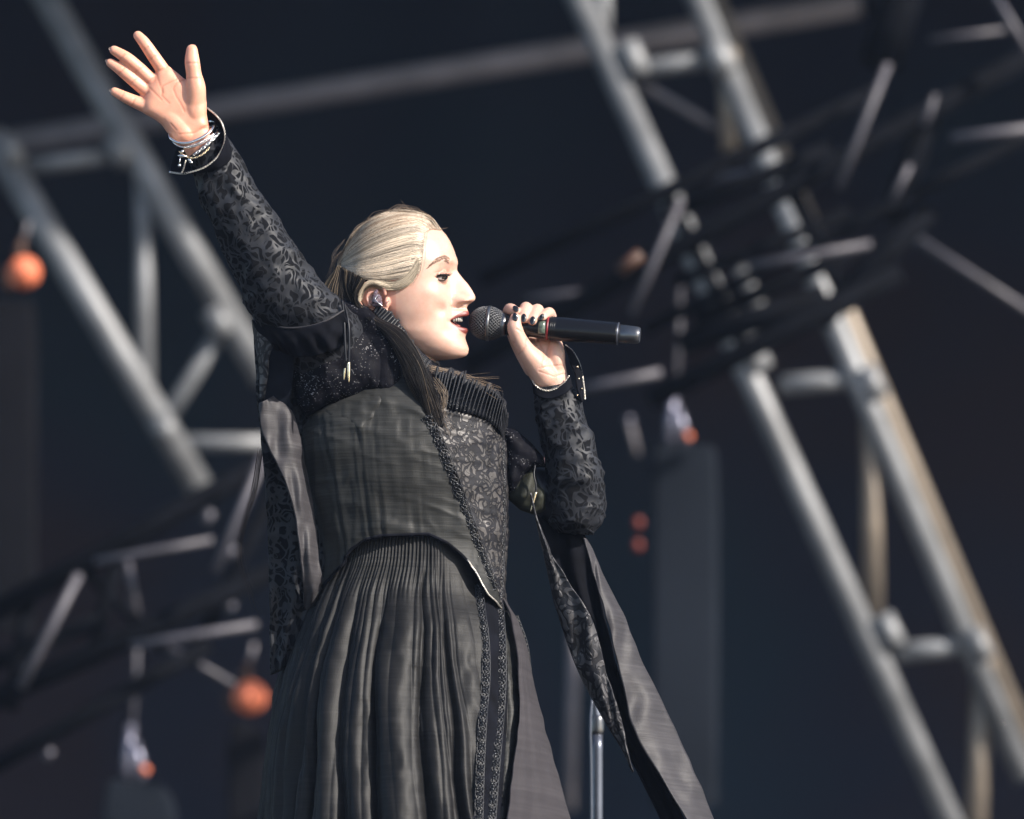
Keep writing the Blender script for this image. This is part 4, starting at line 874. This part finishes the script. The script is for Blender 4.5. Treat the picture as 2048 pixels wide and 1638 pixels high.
twist([h2(880,1480,-12),h2(905,1420,-18),h2(925,1350,-20)], 1.6, cf1, n=30)
V, F = ellipsoid(h2(772,1466,22), (2.8,2.8,2.8)); obj('bead', W(V), F, M['silver'], cf1)
c2 = [h3(785,900,20),h3(790,950,-8),h3(822,1010,-18),h3(880,1052,-24),h3(950,1064,-26),h3(1040,1036,-26),h3(1110,985,-22),h3(1150,925,-14)]
b2_ = [(1067,775,10),(1068,785,-14),(1075,792,-24),(1088,797,-28),(1102,798,-30),(1118,793,-28),(1134,785,-24),(1146,775,-14)]
V, F = sheet(c2, b2_, 60, 6); cf2 = obj('cuff', W(V), F, M['velvet'], P0, solid=.002); twist(c2, 2.0, cf2, n=110)
c3 = [h3(1112,630,30),h3(1170,675,18),h3(1215,740,8),h3(1250,820,2),h3(1275,930,-2),h3(1290,1030,-4),h3(1300,1150,-4)]
b3 = [h3(1115,640,30),h3(1140,740,0),h3(1165,820,-10),h3(1190,880,-14),h3(1210,960,-16),h3(1230,1060,-16),h3(1270,1180,-12)]
V, F = sheet(c3, b3, 60, 8, 2); obj('cuff', W(V), F, M['velvet'], P0, solid=.002); twist(c3, 1.9, cf2)
bp = []
for (x, y) in ((1228,835),(1240,950),(1270,1045),(1225,1110)): bp.append(ellipsoid(h3(x, y, -14), (2,2,2), None, 8, 6))
V, F = join(bp); obj('studs', W(V), F, M['gold'], cf2)
# bracelets
def ringpts(front, back): return np.vstack([front, back[1:-1]])
fr = [h2(758,1085,0),h2(775,1135,-22),h2(850,1180,-34),h2(960,1180,-38),h2(1080,1130,-36),h2(1170,1060,-26),h2(1212,995,0),h2(1170,975,34),h2(1040,1010,46),h2(880,1060,40),h2(758,1085,0)]
V, F = tube(cr(np.array(fr), 110), 3.1, 10); o = obj('bangle', W(V), F, M['silver'], P0)
fr2 = [(a[0]+6, a[1]+9, a[2]) for a in fr]; V, F = tube(cr(np.array(fr2), 110), 1.5, 8); obj('bangle', W(V), F, M['silver'], P0)
chp = cr(np.array([h2(820,1195,-20),h2(900,1225,-36),h2(1000,1205,-40),h2(1100,1160,-38),h2(1190,1100,-28)]), 26)
def chain(P, r, t_, mat, name):
    parts = []
    for i in range(len(P)-1):
        c = (P[i]+P[i+1])/2; d = P[i+1]-P[i]; L_ = np.linalg.norm(d); d /= L_; n_ = np.array([0,0,1.]) if i % 2 else np.cross(d, (0,0,1.)); n_ = n_/np.linalg.norm(n_); s_ = np.cross(d, n_)
        a = np.linspace(0, 2*math.pi, 13); parts.append(tube(c+np.outer(np.cos(a), d)*L_*.8+np.outer(np.sin(a), s_*.75+n_*.4)*r, t_, 5, cap=False))
    V, F = join(parts); return obj(name, W(V), F, mat, P0)
chain(cr(np.array([h2(1000,1300,-40),h2(1080,1240,-42),h2(1160,1170,-40),h2(1235,1100,-26),h2(1230,1060,0)]), 14), 3.2, 1.1, M['silver'], 'chain_bracelet')
chain(chp, 2., .8, M['silver'], 'chain_bracelet')
chain(cr(np.array([h2(860,1270,-30),h2(920,1310,-38),h2(1000,1330,-42),h2(1090,1290,-42),h2(1150,1230,-38)]), 18), 2., .8, M['gold'], 'chain_bracelet')
bp = [ellipsoid(h2(890,1310,-42), (10,3,3), rotz(.1), 10, 6), ellipsoid(h2(862,1400,-40), (3.5,4,3), None, 8, 6), ellipsoid(h2(975,1370,-42), (4,3,3), None, 8, 6), ellipsoid(h2(890,1265,-38), (4,3,3), None, 8, 6), ellipsoid(h2(960,1350,-42), (5,3,3), rotz(.6), 8, 6), tube([h2(870,1320,-42),h2(865,1360,-42),h2(862,1390,-42)], 1.2, 6)]
V, F = join(bp); obj('charms', W(V), F, M['silver'], P0)

# ---- shoulder cape, collar, hanging sleeves
def rum(v, d): return 5*vnoise(v, .035, 8)+3*vnoise(v, .09, 12)
zc = lambda x, y: np.interp(x, [540,640,800], [-95,-105,-70])
V, F = puff([(585,668),(640,650),(690,632),(740,660),(775,705),(780,760),(765,790),(715,800),(660,815),(612,835),(590,800),(572,740)], lambda x, y: np.interp(x, [560,640,800], [-60,-85,-75]), 58, 70, 6, rum); cape = obj('cape', W(V), F, M['glit'], P0)
V, F = puff([(668,596),(700,600),(735,612),(768,640),(795,680),(808,735),(800,790),(770,800),(745,780),(735,740),(705,700),(690,650)], lambda x, y: np.interp(x, [660,800], [-75,-88]), 34, 36, 5, lambda v, d: rum(v, d)*.8+4*np.sin((v[:, 0]-v[:, 1]*.6)*.09)); obj('collar', W(V), F, M['glit'], P0)
# armhole flap with piped edge over the raised arm
edge = [(505,640,-130),(535,648,-165),(575,656,-186),(620,652,-196),(655,640,-196),(688,620,-180)]
low = [(538,706,-120),(556,700,-150),(585,712,-170),(628,712,-178),(668,700,-172),(706,672,-150)]
V, F = sheet(edge, low, 60, 16, 6, lambda a, t: (6*np.sin(a*17+t*4+np.sin(a*7)*2)+4*np.sin(a*41-t*6))*t); ah = obj('armhole', W(V), F, M['velvet'], P0, solid=.002); V, F = tube(cr(np.array(edge), 60), 1.9, 8); obj('edge_piping', W(V), F, M['lining'], ah)
A = [(505,640,-128),(512,690,-120),(518,740,-110),(520,800,-100)]; B = [(575,656,-184),(545,690,-150),(538,730,-128),(528,800,-100)]
V, F = sheet(A, B, 40, 14, 3); obj('sleeve_facing', W(V), F, M['strip'], P0, solid=.002)
A = [(538,695,-140),(530,740,-115),(524,800,-98),(522,850,-90)]; B = [(590,705,-150),(585,760,-120),(582,810,-100),(590,850,-90)]
V, F = sheet(A, B, 40, 14, 3); obj('sleeve_lining', W(V), F, simple('navy_cloth', (.008,.010,.016), .85, spec=.1), P0, solid=.002)
# grey lining strip at left and the black sleeve behind it
A = [(518,806,-118),(520,845,-124),(532,885,-124),(553,925,-122),(575,975,-118),(592,1040,-112),(602,1110,-106),(606,1170,-90),(609,1215,-40),(613,1262,30)]; B = [(548,792,-104),(582,822,-96),(598,870,-90),(612,935,-84),(626,1010,-80),(634,1080,-76),(640,1140,-72),(648,1178,-50),(640,1215,-10),(632,1262,50)]
V, F = sheet(A, B, 110, 24, 10, lambda a, t: 4*np.sin(a*14+t*5)+3*np.sin(t*9+a*5)+2*np.sin(a*33+t*11)); obj('hanging_sleeve_lining', W(V), F, M['lining'], P0, solid=.002)
A = [(508,660,-90),(514,780,-80),(524,900,-60),(534,1020,-40),(538,1150,-30),(540,1260,-20),(542,1350,-10)]; B = [(590,720,-80),(600,800,-70),(640,900,-60),(650,1040,-50),(660,1150,-40),(630,1220,-30),(590,1330,-20)]
V, F = sheet(A, B, 90, 24, 8, lambda a, t: 5*np.sin(t*13+a*3)); obj('hanging_sleeve', W(V), F, M['sleeve'], P0, solid=.003)
A = [(612,850,-70),(640,960,-70),(652,1080,-66),(668,1150,-60)]; B = [(622,850,-76),(648,960,-76),(656,1080,-72),(684,1140,-62)]
# right hanging sleeve
A = [(1062,985,-20),(1072,1040,-20),(1088,1110,-14),(1106,1190,-8),(1130,1270,0),(1156,1340,6),(1186,1400,12),(1215,1450,18),(1245,1500,22),(1264,1540,26)]
B = [(1064,990,-24),(1078,1050,-26),(1104,1110,-30),(1142,1170,-30),(1180,1230,-26),(1200,1290,-18),(1214,1350,-10),(1232,1410,0),(1250,1470,10),(1266,1545,20)]
V, F = sheet(A, B, 120, 22, 10, lambda a, t: 4*np.sin(t*8+a*16)+2.5*np.sin(a*41+t*9)); hs = obj('hanging_sleeve_facing', W(V), F, M['strip'], P0, solid=.002)
V, F = tube(cr(np.array(A), 80), 1.3, 6); obj('edge_piping', W(V), F, M['lining'], hs)
A2 = [(1168,1076,10),(1178,1116,8),(1190,1156,6),(1213,1233,2),(1232,1311,0),(1250,1390,-2),(1271,1467,-4),(1318,1548,-6),(1373,1638,-8),(1392,1680,-8)]
B2 = [(1172,1078,24),(1192,1116,30),(1209,1156,36),(1248,1233,44),(1279,1311,50),(1318,1390,54),(1353,1467,58),(1390,1548,60),(1427,1638,62),(1446,1680,62)]
V, F = sheet(A2, B2, 120, 24, 6, lambda a, t: 3*np.sin(t*6+a*18)+2*np.sin(a*50+t*7)); obj('hanging_sleeve_lining', W(V), F, M['lining'], P0, solid=.002)
A3 = [(1066,985,50),(1078,1050,60),(1100,1130,70),(1140,1230,78),(1175,1330,82),(1215,1430,86),(1270,1530,88),(1345,1690,90)]
V, F = sheet(A3, [(1150,1040,70),(1172,1080,70),(1198,1180,70),(1216,1260,70),(1240,1350,70),(1272,1450,70),(1316,1540,70),(1396,1690,70)], 90, 30, 0, lambda a, t: 6*np.sin(t*12+a*4)); obj('hanging_sleeve', W(V), F, M['velvet'], P0, solid=.003)
# left shoulder wing and gathered puff
V, F = puff([(1000,850),(1030,858),(1062,885),(1088,915),(1090,935),(1066,935),(1050,950),(1030,985),(1012,990),(1006,930)], 20, 30, 26, 5, rum); obj('shoulder_wing', W(V), F, M['glit'], P0)
V, F = puff([(1012,965),(1045,945),(1066,935),(1078,960),(1094,985),(1092,1020),(1068,1030),(1040,1020),(1018,1000)], 26, 26, 26, 5, lambda v, d: 4*np.sin(v[:, 0]*.16+v[:, 1]*.08)+rum(v, d)); obj('shirt_puff', W(V), F, simple('olive_satin', (.020,.021,.015), .6, 0, 60, .6, .5, spec=.2), P0)
# ruff: folded organza along the jaw and the front of the collar
def ruff(inner, outer, npl, amp, name, n=None, zamp=1.0, mat='organza'):
    n = n or npl*12; a = cr(np.array(inner, float), n); b_ = cr(np.array(outer, float), n); t = np.linspace(0, npl*2*math.pi, n); m = 9; V = []
    T_ = np.gradient(b_, axis=0); T_ /= np.linalg.norm(T_, axis=1, keepdims=True); jit = vnoise(np.c_[np.linspace(0, npl*.9, n)], 1., 31); b_ = b_+(b_-a)*(.14*jit)[:, None]; t = t+1.3*jit
    for j in range(m):
        f = j/(m-1); A_ = amp*(.35+.65*f); V.append(a*(1-f)+b_*f+T_*(np.sin(t*1.0)*A_*.55)[:, None]+np.array([0,0,1.])*(np.cos(t)*A_*zamp)[:, None]+(b_-a)*(.05*np.cos(t*2)*f)[:, None])
    V = np.stack(V, 1).reshape(-1, 3); o = obj(name, W(V), grid_faces(n, m, False), M[mat], P0, solid=.0006)
    e_ = V.reshape(n, m, 3)[:, -1]; v2, f2 = tube(e_, .6, 5); obj('ruff_edge', W(v2), f2, M['lining'], o)
ruff([(745,622,-96),(765,645,-108),(790,680,-108),(812,712,-104),(832,738,-98),(852,758,-92)], [(755,606,-96),(783,627,-100),(806,656,-96),(828,688,-88),(848,714,-80),(866,732,-74)], 26, 3.6, 'ruff', mat='satin')
ruff([(862,790,-112),(890,815,-108),(930,825,-96),(970,838,-70),(1000,862,-40)], [(872,738,-98),(906,746,-92),(950,762,-78),(988,780,-52),(1010,812,-20)], 22, 7.5, 'ruff', zamp=1.5)
ruff([(1000,862,-40),(1006,880,-10),(1004,890,20)], [(1004,790,-40),(1014,822,-10),(1016,850,20)], 7, 6, 'ruff')
# under-collar body of dark cloth so no gap shows
V, F = loft([(748,640,0,835,668,0,70),(735,690,0,862,716,0,78),(722,740,-10,905,750,0,88),(700,790,-20,955,800,10,100)], 50, 60); obj('under_collar', W(V), F, M['velvet'], P0)
# cords with metal tips
for pts, mt, r in (([(684,600,-160),(688,640,-176),(690,690,-178),(692,724,-176)], 'satin', 2.6), ([(688,606,-160),(697,650,-178),(698,700,-178),(697,726,-176)], 'satin', 2.6), ([(1070,930,-6),(1068,950,-14),(1072,970,-16),(1071,986,-16)], 'satin', 1.8)):
    V, F = tube(pts, r, 8, 30); obj('cord', W(V), F, M[mt], P0)
for pts, r in (([(697,724,-177),(697.5,745,-178),(698,765,-178)], [3.6,3,1.]), ([(690,736,-175),(689,748,-175),(688,760,-175)], [2.6,2.2,.8]), ([(1072,984,-17),(1067,1003,-17),(1061,1023,-17)], [3.2,2.6,.9])):
    V, F = tube(pts, np.array(r, float), 10, 16); obj('cord_tip', W(V), F, M['gold'], P0)

# ================================================================== microphone
MA = np.array((938., 643.5, MZ+12)); MB_ = np.array((1284., 671., MZ-24)); AX = (MB_-MA)/np.linalg.norm(MB_-MA); LN = np.linalg.norm(MB_-MA)
U1 = np.cross(AX, (0,0,1.)); U1 /= np.linalg.norm(U1); U2 = np.cross(AX, U1)
e = empty('microphone', W([MA])[0]); tag(e, 'black wireless handheld microphone with wire mesh head held at the lips', 'microphone')
def lathe(pr, sides=48):
    ph = np.linspace(0, 2*math.pi, sides, endpoint=False); V = np.array([MA+AX*s_+r_*(U1*math.cos(a)+U2*math.sin(a)) for s_, r_ in pr for a in ph]); F = [tuple(f) for f in grid_faces(len(pr), sides)]
    return V, F+[tuple(range(sides))[::-1], tuple((len(pr)-1)*sides+k for k in range(sides))]
def grr(s_): return np.interp(s_, [0,2,5,10,18,28,38,42,50,60,66,71], [3,12,18,24,29.5,32.5,33.5,33.5,32,27.5,24,21])
V, F = lathe([(s_, grr(s_)-2.4) for s_ in np.linspace(.5, 71, 40)]); obj('foam', W(V), F, M['foam'], e)
wires = []
for sgn in (1, -1):
    for k in range(28):
        s_ = np.linspace(.5, 70, 60); a = k/28*2*math.pi+sgn*s_*.032; r_ = np.array([grr(x) for x in s_])+.5*sgn*np.sin(s_*2+k*math.pi)
        wires.append(tube(MA+AX*s_[:, None]+U1*(np.cos(a)*r_)[:, None]+U2*(np.sin(a)*r_)[:, None], .85, 4))
V, F = join(wires); tag(obj('grille', W(V), F, M['micgrille'], e), kind='stuff')
V, F = lathe([(36,33.6),(37,35.6),(42,35.6),(43,33.6)]); obj('grille_ring', W(V), F, M['steel'], e)
V, F = lathe([(63,20),(64,24.5),(75,22.5),(76,20)]); obj('collar', W(V), F, M['steel'], e)
V, F = lathe([(75,19),(76,21.5),(90,20.5),(120,20.5),(135,21.5),(170,23.5),(186,24.5),(188,24.5),(250,23.5),(296,22.6),(300,22.2),(301,20)]); mb = obj('body', W(V), F, M['micbody'], e)
V, F = lathe([(299,19),(299.5,22.8),(301.5,22.8),(302,19)]); obj('ring', W(V), F, M['chrome'], e)
V, F = lathe([(301,17),(302,19.2),(335,17.4),(342,16.8),(343.5,15.5)]); obj('antenna_cap', W(V), F, M['steel'], e)
V, F = lathe([(343,15.4),(344.6,15.2),(345,14)]); obj('end_disc', W(V), F, M['chrome'], e)
V, F = lathe([(157,21),(157.3,23.3),(161.5,23.6),(161.8,21)]); obj('band', W(V), F, M['red'], e)
for s_ in (165, 169, 173): V, F = lathe([(s_,23),(s_+.3,24.2),(s_+1.8,24.3),(s_+2.,23)]); obj('groove_ring', W(V), F, M['micbody'], e)
V = []; 
for s_ in (142, 149, 156):
    for a in np.linspace(-.55, .55, 9): 
        nrm = -U2*math.cos(a) if (U2[2] > 0) else U2*math.cos(a)
        V.append(MA+AX*s_+(nrm+U1*math.sin(a))*23.2)
obj('display', W(V), grid_faces(3, 9, False), M['display'], e, solid=.001)
